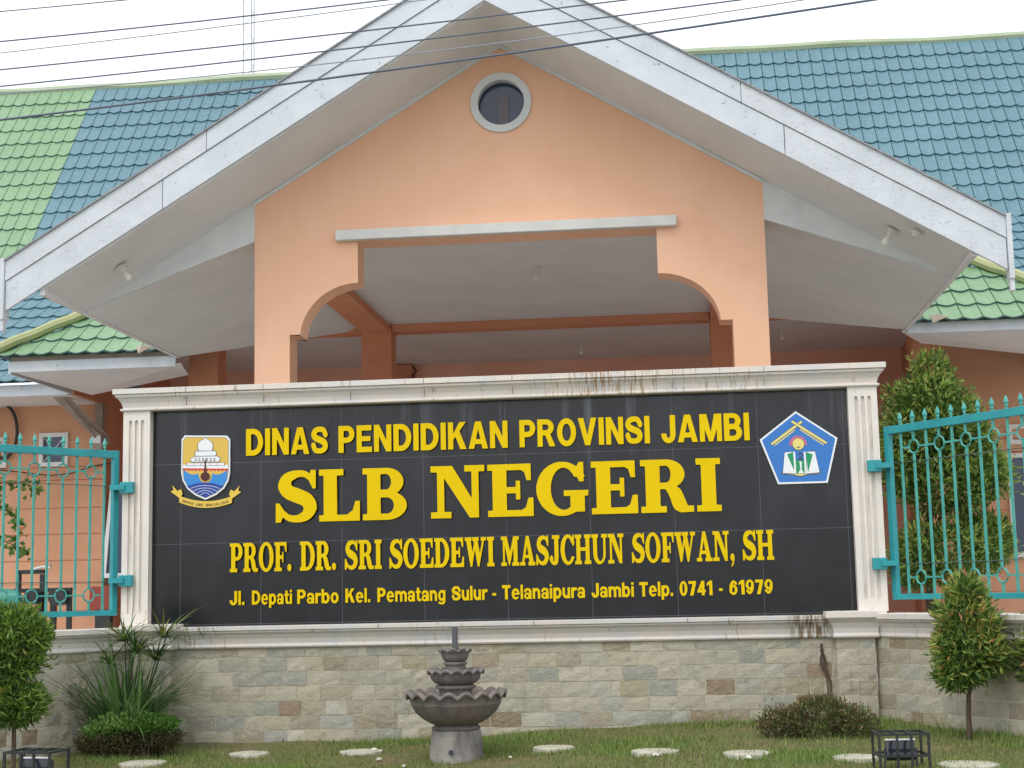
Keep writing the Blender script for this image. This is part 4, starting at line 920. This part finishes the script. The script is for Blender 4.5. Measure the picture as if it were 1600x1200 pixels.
b = MB(); b.tube([(-3.66, 10.5, 4.40), (-3.60, 10.5, 4.32), (-3.67, 10.5, 4.26), (-3.61, 10.5, 4.16), (-3.66, 10.5, 4.06)], .014, 6); b.build('loose_wire', 'black_steel', t)

# ------------------------------------------------------------------ power lines and the tower behind
PLN = [(.005, 'topmost dark power line, crossing only the left corner of the sky', [(-5.52, 6.082), (-4.419, 6.116)], 'wire'),
       (.0065, 'second dark power line from the top, above the left roof', [(-5.513, 5.814), (-2.734, 5.942)], 'wire'),
       (.0045, 'thin pale cable between the second and third dark power lines', [(-5.51, 5.712), (-2.87, 5.878)], 'wire_pale'),
       (.0065, 'dark power line crossing the very tip of the gable', [(-5.507, 5.564), (-2.735, 5.697), (-.197, 5.849)], 'wire'),
       (.0065, 'dark power line crossing the gable below the tip, above a pale cable', [(-5.503, 5.417), (-2.735, 5.559), (.728, 5.791)], 'wire'),
       (.005, 'pale cable just above the thickest power line', [(-5.501, 5.349), (-2.412, 5.468), (1.239, 5.759)], 'wire_pale'),
       (.0095, 'thickest and lowest dark power line, crossing the gable above the round window', [(-5.495, 5.122), (-2.413, 5.346), (1.785, 5.724)], 'wire')]
for r_, lab, P, m in PLN:
    A = np.array(P); deg = min(2, len(P) - 1); co = np.polyfit(A[:, 0], A[:, 1], deg)
    if deg == 1: co = np.array([.0035, co[0] + .0035 * -(A[0, 0] + A[1, 0]), co[1] + .0035 * A[0, 0] * A[1, 0]])
    xs_ = np.linspace(-17, 14, 60); b = MB(); b.tube([(x, .6, float(np.polyval(co, x))) for x in xs_], r_, 6)
    tag(b.build('power_line', m, None, True), lab, 'power line', 'power lines overhead')
t = thing('lattice_tower', 'pale steel lattice radio mast rising behind the left roof', 'tower', (-14.45, 40, -.6))
for dx, dy in ((-.2, -.2), (.2, -.2), (0, .2)):
    b = MB(); b.tube([(-14.45 + dx, 40 + dy, -.6), (-14.45 + dx, 40 + dy, 30)], .022, 6); b.build('mast_leg', 'tower', t)
b = MB()
for i in range(60):
    z = .5 * i; s = 1 if i % 2 else -1
    b.tube([(-14.45 - .2 * s, 39.8, z), (-14.45 + .2 * s, 39.8, z + .5)], .012, 5)
b.cm = 0; b.build('lattice_bracing', 'tower', t)['kind'] = 'stuff'

# ------------------------------------------------------------------ leaves
def leaf_mesh(name, P, D, L, W, cols, m, parent, fold=.25):
    """many folded lanceolate leaves: positions P, directions D"""
    n = len(P); r = RNG.normal(size=(n, 3)); S = np.cross(D, r); S /= np.linalg.norm(S, axis=1)[:, None]; Nn = np.cross(S, D)
    L = np.asarray(L).reshape(-1, 1); W = np.asarray(W).reshape(-1, 1)
    a = P; c = P + D * L - Nn * L * .12; ml = P + D * L * .45 + S * W / 2 + Nn * W * fold; mr = P + D * L * .45 - S * W / 2 + Nn * W * fold
    V = np.stack([a, ml, c, mr], 1).reshape(-1, 3)
    me = bpy.data.meshes.new(name); me.vertices.add(4 * n); me.vertices.foreach_set('co', V.ravel())
    idx = np.arange(n)[:, None] * 4; F = np.concatenate([idx + [0, 1, 2], idx + [0, 2, 3]], 1).reshape(-1)
    me.loops.add(6 * n); me.loops.foreach_set('vertex_index', F); me.polygons.add(2 * n)
    me.polygons.foreach_set('loop_start', np.arange(2 * n) * 3)
    me.update(calc_edges=True)
    ca = me.color_attributes.new('Col', 'FLOAT_COLOR', 'CORNER'); ca.data.foreach_set('color', np.repeat(np.c_[cols, np.ones(n)], 6, 0).ravel())
    return link_mesh(name, me, parent, [M[m]])
def pal(hexes, n, wts=None, jit=.18):
    A = np.array([lin(h)[:3] for h in hexes]); k = RNG.choice(len(hexes), n, p=None if wts is None else np.array(wts) / sum(wts))
    return A[k] * (1 + RNG.uniform(-jit, jit, (n, 1)))
def lump(P, f, seed):   # smooth pseudo-noise in -1..1
    r = np.random.default_rng(seed); q = np.zeros(len(P))
    for _ in range(5): d = r.normal(size=3) * f; q += np.sin(P @ d + r.uniform(0, 6.3))
    return q / 3
def crown(name, parent, blobs, n, L, W, greens, gw, tips, tw, tipfrac, seed, up=.35, rough=.16):
    vol = np.array([b_[3] * b_[4] * b_[5] for b_ in blobs]) ** (2 / 3); k = RNG.choice(len(blobs), n, p=vol / vol.sum())
    Bc = np.array(blobs)[k]; d = RNG.normal(size=(n, 3)); d /= np.linalg.norm(d, axis=1)[:, None]
    rad = RNG.uniform(.35, 1, n) ** .55
    stray = RNG.uniform(size=n) < .035; rad = np.where(stray, RNG.uniform(1.04, 1.22, n), rad)
    P = Bc[:, :3] + d * Bc[:, 3:6] * rad[:, None]
    lu = lump(P, 16, seed); P += d * (lu * rough * Bc[:, 3])[:, None] * .8
    D = d * .75 + RNG.normal(size=(n, 3)) * .55 + np.array([0, 0, up]); D /= np.linalg.norm(D, axis=1)[:, None]
    c = pal(greens, n, gw); tipm = (RNG.uniform(size=n) < tipfrac * (1 + .9 * lump(P, 9, seed + 5)) * (.5 + .8 * (d[:, 2] > -.1))) & (rad > .8)
    c[tipm] = pal(tips, n, tw)[tipm]
    return leaf_mesh(name, P, D, L * RNG.uniform(.65, 1.2, n), W * RNG.uniform(.75, 1.2, n), c, 'leaf', parent)
GREENS = ['#5b7a3a', '#6d8a40', '#486831', '#7f9a4c', '#8da655']; TIPS = ['#a3ac58', '#b39a58', '#b5845a', '#a86c50', '#95a950']
def topiary(label, base, trunk_top, blobs, n, L, W, seed, tipfrac=.3, trunk_r=.016, branches=5, tips=TIPS, tw=(6, 2.4, .8, .4, 5)):
    t = thing('topiary_tree', label, 'tree', base)
    b = MB(); r = random.Random(seed); x, y, z = base; X, Y, Z = trunk_top
    pts = [(x + (X - x) * i / 6 + r.uniform(-.008, .008), y + (Y - y) * i / 6, z - .03 + (Z - z + .03) * i / 6) for i in range(7)]
    b.tube(pts, [trunk_r * (1.15 - .5 * i / 6) for i in range(7)], 8); tk = b.build('trunk', 'bark', t, True)
    for i in range(branches):
        q = pts[3 + i % 4]; a = r.uniform(0, 6.28); rr = blobs[i % len(blobs)]; b = MB()
        e = (rr[0] + .5 * rr[3] * math.cos(a), rr[1] + .5 * rr[4] * math.sin(a), rr[2] + .2 * rr[5])
        b.tube([q, tuple((q[j] + e[j]) / 2 + .02 for j in range(3)), e], [trunk_r * .5, trunk_r * .4, trunk_r * .2], 6); b.build('branch', 'bark', tk, True)
    crown('crown', t, blobs, n, L, W, GREENS, (4, 5, 4, 3, 2), tips, tw, tipfrac, seed); return t
topiary('small clipped tree with reddish tips on a bare trunk, before the right wall', (1.861, -1.18, .085), (1.88, -1.18, .62),
        [(1.885, -1.18, .66, .215, .215, .20), (1.89, -1.18, .82, .185, .185, .18), (1.895, -1.18, .99, .115, .115, .13), (1.80, -1.2, .50, .12, .13, .10), (2.0, -1.16, .60, .13, .13, .13)], 6500, .072, .017, 3, .42)
topiary('rounded green shrub cut off by the right edge of the picture', (2.36, -1.15, .08), (2.40, -1.15, .5),
        [(2.38, -1.15, .62, .20, .22, .26), (2.42, -1.15, .80, .15, .17, .14)], 4200, .072, .017, 9, .3)
topiary('two-tiered clipped green tree at the left edge beside a caged floodlight', (-4.22, -1.72, -.03), (-4.22, -1.7, .6),
        [(-4.25, -1.7, .83, .235, .24, .17), (-4.25, -1.7, .94, .19, .2, .11), (-4.26, -1.7, .70, .22, .22, .12), (-4.20, -1.7, .45, .18, .19, .11), (-4.22, -1.7, .38, .14, .15, .09)], 8600, .064, .0145, 21, .25, tips=['#7fa03a', '#96ab45', '#5d8a36', '#a9a04c', '#8aa040'])
topiary('tall bushy tree of stacked leafy tiers behind the right fence', (2.15, 2.0, .3), (2.3, 2.0, 2.6),
        [(2.31, 2, 2.84, .15, .15, .22), (2.28, 2, 2.62, .33, .33, .24), (2.26, 2, 2.36, .44, .42, .24), (2.40, 2, 2.48, .30, .3, .22), (2.56, 2, 2.30, .24, .3, .2), (2.62, 2, 2.05, .30, .36, .2), (2.42, 2, 1.92, .50, .42, .26), (2.06, 2, 2.12, .24, .3, .28),
         (2.40, 2, 1.36, .52, .42, .24), (2.70, 2, 1.45, .20, .26, .2), (2.1, 2, 1.22, .2, .3, .18)], 23000, .078, .02, 33, .34, .035, 9, tips=['#a3ac58', '#9aae55', '#b0a05c', '#8fa650'], tw=(4, 4, 1, 4))
# clipped low hedges
def hedge(label, blobs, n, greens, gw, tips, tf, seed, L=.032):
    t = thing('low_hedge', label, 'hedge', (blobs[0][0], blobs[0][1], gz(blobs[0][0], blobs[0][1])))
    crown('foliage', t, blobs, n, L, L * .42, greens, gw, tips, None, tf, seed, up=.5, rough=.12)
    b = MB(); r = random.Random(seed)
    for i in range(26):
        k = r.choice(blobs); x = k[0] + r.uniform(-.8, .8) * k[3]; y = k[1] + r.uniform(-.7, .7) * k[4]; z0 = gz(x, y) - .02
        b.tube([(x, y, z0), (x + r.uniform(-.05, .05), y + r.uniform(-.04, .04), z0 + .13)], [.006, .003], 5)
    b.build('twigs', 'bark', t)['kind'] = 'stuff'; return t
hedge('low dull brownish-green clipped hedge at the right foot of the base', [(.93, -.95, .19, .34, .2, .15), (.72, -.95, .17, .17, .17, .11), (1.16, -.98, .17, .16, .18, .12), (.95, -.9, .27, .2, .14, .08)], 6500,
      ['#56583a', '#60603f', '#4d5a34', '#6e5f46', '#5f7038'], (4, 3, 4, 2, 4), ['#7c6a4c', '#86704f', '#6a8040', '#76604a'], .5, 41, .028)
hg = hedge('low hedge with green top and brown sides before the spiky grass clump', [(-3.80, -.72, .10, .36, .19, .09), (-3.62, -.72, .11, .18, .16, .08), (-4.02, -.74, .08, .2, .18, .08)], 5500,
      ['#5a4f38', '#4f4a30', '#66583f', '#4a5a2e'], (4, 3, 3, 2), ['#6a5c44', '#55602f'], .4, 43, .026)
crown('green_top', hg, [(-3.80, -.72, .20, .32, .17, .06), (-3.62, -.72, .215, .16, .15, .06), (-3.98, -.73, .17, .16, .15, .06)], 8000, .028, .011, ['#57803a', '#658d40', '#4a7032', '#739a4c'], (4, 4, 3, 2), ['#7fa050', '#8aa65a'], None, .4, 47, up=.8, rough=.14)
# spiky grass clump
def blades(name, parent, specs, m, wmul=1):
    V, F, Cc = [], [], []
    for base, az, L, lean, bend, w_, col in specs:
        k = 7; dx, dy = math.cos(az), math.sin(az); p = np.array(base, float); ang = lean
        side = np.array([-dy, dx, .15]); side = side / np.linalg.norm(side)
        for i in range(k + 1):
            wd = w_ * (1 - (i / k) ** 1.8) * (.6 + .4 * min(1, i / 2)) + .0006; b0 = len(V)
            V.append(p - side * wd / 2); V.append(p + side * wd / 2)
            if i < k: F.append((b0, b0 + 1, b0 + 3, b0 + 2)); Cc.append(col)
            p = p + np.array([dx * math.sin(ang), dy * math.sin(ang), math.cos(ang)]) * L / k; ang += bend / k
    me = bpy.data.meshes.new(name); me.from_pydata([tuple(v) for v in V], [], F); me.update()
    ca = me.color_attributes.new('Col', 'FLOAT_COLOR', 'CORNER'); ca.data.foreach_set('color', np.repeat(np.array(Cc), 4, 0).ravel()); return link_mesh(name, me, parent, [M[m]])
t = thing('grass_clump', 'tall spiky dark green grass clump against the left end of the stone base', 'plant', (-3.93, -.45, 0))
sp = []; r = random.Random(5)
for i in range(300):
    a = r.uniform(0, 6.28); L = r.choice((.4, .5, .55, .65, .75)) * r.uniform(1.0, 1.5); c = lin(r.choice(['#567846', '#4a6a3e', '#63864c', '#77955a', '#476238']))
    sp.append(((-3.93 + r.gauss(0, .05), -.5 + r.gauss(0, .04), .0), a, L, r.uniform(.05, .8), r.uniform(.1, 1.5), r.uniform(.016, .028), c))
for i in range(34):
    a = r.choice((0, 3.14)) + r.uniform(-.6, .6); sp.append(((-3.93, -.52, .05), a, r.uniform(.7, .95), r.uniform(.3, .7), r.uniform(.8, 1.9), .024, lin(r.choice(['#3c5a2e', '#4a6a36']))))
for L, a, le in ((1.32, 1.0, .02), (1.15, 3.3, .12), (1.05, .1, .2)): sp.append(((-3.92, -.5, 0), a, L, le, .08, .02, lin('#6d8a52')))
blades('leaf_blades', t, sp, 'leaf')
sp = []
for hx, hy, hz, nb in ((-3.94, -.5, .78, 60), (-3.66, -.48, .80, 50), (-3.84, -.55, .70, 46), (-3.72, -.46, .64, 40), (-4.05, -.5, .62, 30)):
    for i in range(nb): sp.append(((hx, hy, hz), r.uniform(0, 6.28), r.uniform(.18, .42), r.uniform(.6, 1.6), r.uniform(.2, 1.1), .015, lin(r.choice(['#5d7a3c', '#48662f', '#7a7a44', '#37522a']))))
blades('leaf_rosettes', t, sp, 'leaf')
b = MB()
for hx, hy, hz in ((-3.94, -.5, .84), (-3.62, -.48, .86), (-3.80, -.55, .80), (-3.70, -.46, .72)): b.tube([(-3.9 + (hx + 3.9) * .3, -.48, 0), ((hx - 3.9) / 2, hy, hz * .5), (hx, hy, hz)], .004, 5)
b.build('stems', 'leaf', t)['kind'] = 'stuff'
# flowering spray at the left edge
t = thing('flowering_branch', 'leafy spray with orange blossoms hanging in from the left behind the fence', 'plant', (-5.75, 1.2, 1.9))
b = MB(); tips_ = []
for P in ([(-6.3, 1.2, 1.95), (-5.8, 1.2, 2.1), (-5.45, 1.2, 2.08), (-5.33, 1.2, 2.0)], [(-6.3, 1.25, 1.9), (-5.75, 1.2, 1.95), (-5.55, 1.2, 1.80), (-5.5, 1.2, 1.7)], [(-6.3, 1.2, 1.7), (-5.8, 1.2, 1.68), (-5.55, 1.18, 1.56), (-5.45, 1.18, 1.48)]):
    b.tube(P, [.009, .007, .005, .003], 6)
    for a, c in zip(P[1:], P[2:]):
        for i in range(9): u = i / 9; tips_.append([a[j] + (c[j] - a[j]) * u for j in range(3)])
b.build('stem', 'bark', t, True)
P = np.repeat(np.array(tips_), 4, 0) + RNG.normal(size=(len(tips_) * 4, 3)) * .03; D = RNG.normal(size=P.shape) + [0, -.3, -.1]; D /= np.linalg.norm(D, axis=1)[:, None]
leaf_mesh('foliage', P, D, RNG.uniform(.05, .085, len(P)), RNG.uniform(.03, .045, len(P)), pal(['#4f7a34', '#3f6a2c', '#6c8f44'], len(P)), 'leaf', t)
for x, z in ((-5.50, 2.02), (-5.62, 2.10), (-5.47, 1.70)):
    b = MB(); b.lathe([(.004, -.03), (.012, -.01), (.03, .012), (.022, .02), (.004, .012)], (x, 1.15, z), 10, wob=lambda th_, i: (.006 * math.cos(5 * th_) if i == 2 else 0, 0)); b.build('blossom', 'flower', t, True)
# dry vine on the stone base
b = MB(); r = random.Random(2)
for k in range(3):
    b.tube([(1.06 + k * .012 + r.uniform(-.015, .015) + .06 * i / 9, -.05, .66 - .48 * i / 9) for i in range(10)], [.008 - .0004 * i for i in range(10)], 6)
tag(b.build('dry_vine', 'bark', None, True), 'dry brown vine stem climbing the stone base above the brownish hedge', 'vine')

# ------------------------------------------------------------------ fountain
FX, FY = -1.415, -1.27; fz = gz(FX, FY) - .01
t = thing('fountain', 'dark weathered three-tiered concrete fountain with scalloped bowls and a bare pipe', 'fountain', (FX, FY, fz))
b = MB(); b.lathe([(.172, 0), (.168, .02), (.150, .195), (.147, .205)], (FX, FY, fz), 8 * 5, wob=lambda a, i: (.012 * max(0, math.cos(4 * a)) ** 2, 0)); b.build('pedestal', 'concrete', t, True)
b = MB(); b.tube([(FX - .012, FY - .19, fz + .075), (FX - .012, FY - .12, fz + .075)], .016, 12); b.build('drain_hole', 'void', t)
b = MB(); b.lathe([(.135, .200), (.15, .203), (.158, .212), (.156, .222), (.145, .230), (.14, .236)], (FX, FY, fz), 40); b.build('base_ring', 'concrete_dark', t, True)
def bowl_(name, prof, nsc, amp, ri, m='concrete_dark'):
    b = MB(); b.lathe(prof, (FX, FY, fz), 160, wob=lambda a, i: ((ri.get(i, 0)) * .5 * abs(math.sin(nsc * a / 2)), amp * ri.get(i, 0) / .012 * (abs(math.sin(nsc * a / 2)) - .5) if i in ri else 0)); return b.build(name, m, t, True)
bowl_('lower_bowl', [(.135, .236), (.16, .244), (.215, .275), (.265, .318), (.292, .365), (.297, .372), (.295, .378), (.304, .405), (.309, .418), (.327, .418), (.332, .430), (.324, .442), (.305, .446), (.285, .432), (.24, .38), (.12, .37), (.02, .37)], 18, .030, {7: .004, 8: .009, 9: .014, 10: .015, 11: .014, 12: .012, 13: .006})
b = MB(); b.lathe([(.11, .37), (.108, .45), (.112, .462), (.13, .468), (.134, .478), (.128, .488), (.112, .493)], (FX, FY, fz), 40); b.build('middle_neck', 'concrete_dark', t, True)
bowl_('middle_bowl', [(.10, .492), (.13, .50), (.158, .525), (.165, .548), (.172, .565), (.186, .568), (.190, .578), (.184, .586), (.166, .59), (.15, .575), (.09, .56), (.02, .56)], 16, .024, {4: .005, 5: .010, 6: .011, 7: .010, 8: .005})
b = MB(); b.lathe([(.073, .56), (.067, .60), (.066, .618), (.077, .622), (.079, .63), (.072, .637), (.06, .64)], (FX, FY, fz), 32); b.build('upper_neck', 'concrete_dark', t, True)
bowl_('upper_bowl', [(.058, .638), (.076, .648), (.088, .672), (.092, .695), (.106, .705), (.109, .714), (.102, .72), (.088, .718), (.07, .70), (.02, .695)], 10, .026, {4: .006, 5: .009, 6: .009, 7: .006})
b = MB(); b.lathe([(.0195, .69), (.0195, .862), (.016, .862), (.016, .80)], (FX, FY, fz), 20); b.build('pipe', 'pipe', t, True)

# ------------------------------------------------------------------ stepping stones and pebbles
for i, (x, y, rx, lab) in enumerate(((-3.562, -1.153, .160, 'round pale stepping stone nearest the left edge, tilted in the grass'), (-2.943, -.742, .140, 'round pale stepping stone between the grass clump and the fountain, farther left'),
        (-2.156, -.745, .148, 'round pale stepping stone just left of the fountain with a pebble on it'), (-.793, -1.088, .140, 'round pale stepping stone just right of the fountain'),
        (-.124, -1.545, .152, 'round pale stepping stone midway between fountain and brownish hedge'), (.433, -1.795, .148, 'round pale stepping stone nearest the left end of the brownish hedge'),
        (1.048, -2.026, .135, 'round pale stepping stone immediately left of the right caged floodlight'), (1.622, -2.364, .17, 'round pale stepping stone right of the right caged floodlight'))):
    r = random.Random(100 + i); b = MB(); z = gz(x, y); ph = [r.uniform(0, 6.3) for _ in range(4)]
    b.lathe([(rx * .98, -.03), (rx, .012), (rx * .985, .020), (rx * .8, .023), (rx * .4, .024), (.003, .024)], (x, y, z), 36, wob=lambda a, k: (rx * .018 * (math.sin(3 * a + ph[0]) + math.sin(7 * a + ph[1]) * .6), .0015 * math.sin(5 * a + k * 2 + ph[2])))
    o = b.build('stepping_stone', 'paver', None, True); tag(o, lab, 'stepping stone', 'stepping stones in the lawn')
for i, (px, py, s, lab) in enumerate(((-1.95, -1.15, .018, 'white pebble lying left of the fountain pedestal'), (-2.06, -.76, .02, 'white pebble resting on the stepping stone left of the fountain'),
        (-.12, -1.70, .02, 'white pebble just in front of the middle stepping stone'), (.43, -1.97, .022, 'white pebble before the stepping stone by the brownish hedge'), (-1.05, -1.40, .015, 'white pebble at the right foot of the fountain'), (-1.72, -1.52, .015, 'small white pebble in front of the fountain on its left'))):
    b = MB(); z = gz(px, py) + (.026 if i == 1 else .012); b.lathe([(s * .5, -s * .4), (s, 0), (s * .8, s * .5), (s * .2, s * .7)], (px, py, z), 10, wob=lambda a, k: (s * .2 * math.sin(2 * a + i), 0))
    tag(b.build('pebble', 'pebble', None, True), lab, 'pebble', 'pebbles on the lawn')

# ------------------------------------------------------------------ caged floodlights
def cage(x, y, z, lab, lab2, w_=.27, d_=.2, h_=.20, turn=0):
    t = thing('lamp_cage', lab, 'cage', (x, y, z), turn, 'floodlight cages'); k = .0065; hw, hd = w_ / 2, d_ / 2
    def bar(nm, a, c):
        b = MB(); lo = [min(a[j], c[j]) - k for j in range(3)]; hi = [max(a[j], c[j]) + k for j in range(3)]; b.box(lo[0], hi[0], lo[1], hi[1], lo[2], hi[2]); o = b.build(nm, 'black_steel', None); o.parent = t
    for sx in (-1, 1):
        for sy in (-1, 1): bar('corner_post', (sx * hw, sy * hd, -.02), (sx * hw, sy * hd, h_ - .014))
        bar('side_bar', (sx * hw, -hd + .014, h_), (sx * hw, hd - .014, h_)); bar('side_bar', (sx * hw, -hd + .014, h_ * .42), (sx * hw, hd - .014, h_ * .42))
    for sy in (-1, 1):
        bar('top_bar', (-hw, sy * hd, h_), (hw, sy * hd, h_)); bar('middle_bar', (-hw + .014, sy * hd, h_ * .42), (hw - .014, sy * hd, h_ * .42))
    for fx in (-.28, .30): bar('upright_bar', (hw * fx, -hd, 0), (hw * fx, -hd, h_ - .014)); bar('roof_bar', (hw * fx, -hd + .014, h_), (hw * fx, hd - .014, h_))
    f = thing('floodlight', lab2, 'floodlight', (x + .0, y + .01, z), turn, 'lawn floodlights'); tl = math.radians(-28)
    R_ = lambda p: (p[0], p[1] * math.cos(tl) - p[2] * math.sin(tl), p[1] * math.sin(tl) + p[2] * math.cos(tl) + .105)
    for nm, m, bx in (('housing', 'grey_lamp', (-.08, .08, -.02, .03, -.052, .052)), ('rim', 'chrome', (-.083, .083, -.028, -.0205, .046, .055)), ('glass', 'lampglass', (-.072, .072, -.026, -.0205, -.044, .044))):
        b = MB(); b.box(*bx, T=R_); o = b.build(nm, m, None, bevel=.006 if nm == 'housing' else 0); o.parent = f
    for s in (-1, 1):
        b = MB(); b.box(s * .088 - .004, s * .088 + .004, -.012, .012, .0, .115); o = b.build('bracket_arm', 'grey_lamp', None); o.parent = f
cage(1.253, -2.42, gz(1.25, -2.4), 'black steel cage around the floodlight at the right of the lawn', 'grey floodlight inside the right-hand black cage', turn=.06)
cage(-3.47, -3.1, .075, 'black steel cage around the floodlight in the bottom left corner', 'grey floodlight inside the bottom-left black cage', turn=-.12)

# ------------------------------------------------------------------ things behind the left fence
t = thing('welded_stand', 'black welded steel stand standing behind the left fence', 'stand', (-6.0, 3, .3))
def bx(nm, m, *a): b = MB(); b.box(*a); return b.build(nm, m, t)
bx('upright', 'black_steel', -6.33, -6.29, 3, 3.04, .9, 1.372); bx('upright', 'black_steel', -6.09, -6.04, 3, 3.04, .9, 1.34); bx('crossbar', 'black_steel', -6.33, -6.05, 3, 3.04, 1.345, 1.385)
bx('table_bar', 'black_steel', -6.33, -5.755, 2.95, 3.0, 1.165, 1.205); bx('leg', 'black_steel', -5.80, -5.757, 2.96, 3.0, .3, 1.164); bx('leg', 'black_steel', -5.965, -5.91, 2.96, 3.0, .3, 1.164); bx('leg', 'black_steel', -6.09, -6.05, 2.96, 3.0, .3, 1.164); bx('leg', 'black_steel', -6.33, -6.29, 2.96, 3.0, .3, .89)
b = MB(); b.tube([(-5.86, 2.85, 1.12), (-5.86, 3.05, 1.12)], .085, 20); b.build('wheel', 'black_steel', t, True)
b = MB(); b.tube([(-6.13, 2.88, 1.12), (-6.13, 3.05, 1.12)], .07, 20); b.build('wheel', 'black_steel', t, True)
b = MB(); b.tube([(-6.15, 2.98, 1.39), (-6.05, 2.98, 1.41), (-5.97, 2.98, 1.40), (-5.97, 2.98, 1.46)], .012, 8); b.build('tap', 'chrome', t, True)
b = MB(); pts = [(-7.2 + i * .1, 2.8 + .02 * math.sin(i), 1.11 + .015 * math.sin(i * 1.9)) for i in range(11)]; b.tube(pts, [.10 + .012 * math.sin(i * 2.3) for i in range(10)] + [.06], 14)
tag(b.build('rolled_sheet', 'tarp', None, True), 'rolled green plastic sheet lying on the black welded stand at the left edge', 'plastic sheet')
t2 = thing('fire_box', 'dark red box fixed low by the open window left of the board', 'box', (-7.25, 7.6, .3)); b = MB(); b.box(-7.36, -7.05, 7.5, 7.7, .95, 1.25); b.build('case', 'red_plastic', t2, bevel=.01); b = MB(); b.box(-7.3, -7.1, 7.55, 7.65, .3, .949); b.build('stand', 'black_steel', t2)

# ------------------------------------------------------------------ lawn grass (uncountable)
def inside_walls(x, y):
    ok = y < -.06
    ok &= ~((x < -4.03) & (((x + 4.035) * .802 - (y + .05) * .597) < .03)); ok &= ~((x > 1.458) & ((-(x - 1.458) * .827 - (y + .05) * .562) < .03)); return ok
n = 150000; x = RNG.uniform(-5.6, 3.4, n); y = -3.4 * RNG.uniform(0, 1, n) ** 1.0
q = np.sin(x * 2.3 + y * 3.1) + np.sin(x * 5.3 - y * 2.2) * .7 + np.sin(x * 1.1 - y * 7.0) * .5
dens = np.clip(.78 + .25 * q, .18, 1) * np.where((x < -2.9) & (y > -.75 + .12 * np.sin(x * 9)), .22, 1) * np.where(y > -.16 + .05 * np.sin(x * 7), .45, 1); keep = inside_walls(x, y) & (RNG.uniform(size=n) < dens)
x, y, q = x[keep], y[keep], q[keep]; n = len(x)
t_ = np.clip((x + 2.6) / 3.4, 0, 1); zg = .01 + .115 * t_ * t_ * (3 - 2 * t_) + .03 * y + .012 * np.sin(x * 5.1 + y * 3) * np.sin(y * 6.3 - x * 2)
h = RNG.uniform(.012, .034, n) * (1 + .25 * q); tall = (RNG.uniform(size=n) < .10) & (x > .1) & (y > -1.45); h[tall] *= 2.6; near = (y > -.35); h[near] *= 1.3
a = RNG.uniform(0, 6.283, n); ln = RNG.uniform(.1, .9, n) * h; wd = RNG.uniform(.0025, .0045, n)
P0 = np.c_[x - np.sin(a) * wd, y + np.cos(a) * wd, zg - .004]; P1 = np.c_[x + np.sin(a) * wd, y - np.cos(a) * wd, zg - .004]; P2 = np.c_[x + np.cos(a) * ln, y + np.sin(a) * ln, zg + h]
V = np.stack([P0, P1, P2], 1).reshape(-1, 3); me = bpy.data.meshes.new('grass'); me.vertices.add(3 * n); me.vertices.foreach_set('co', V.ravel()); me.loops.add(3 * n); me.loops.foreach_set('vertex_index', np.arange(3 * n))
me.polygons.add(n); me.polygons.foreach_set('loop_start', np.arange(n) * 3); me.update(calc_edges=True)
c = pal(['#818d50', '#748246', '#878a58', '#8a865e', '#6c7f42', '#939464'], n, (5, 5, 4, 2, 4, 2), .2); gmask = (q > .5) | tall; c[gmask] = pal(['#728a48', '#7d944e', '#688044', '#8a9658'], n)[gmask]
ca = me.color_attributes.new('Col', 'FLOAT_COLOR', 'CORNER'); ca.data.foreach_set('color', np.repeat(np.c_[c, np.ones(n)], 3, 0).ravel())
tag(link_mesh('grass', me, None, [M['grass']]), 'short patchy lawn grass in front of the stone base', 'grass', kind='stuff')
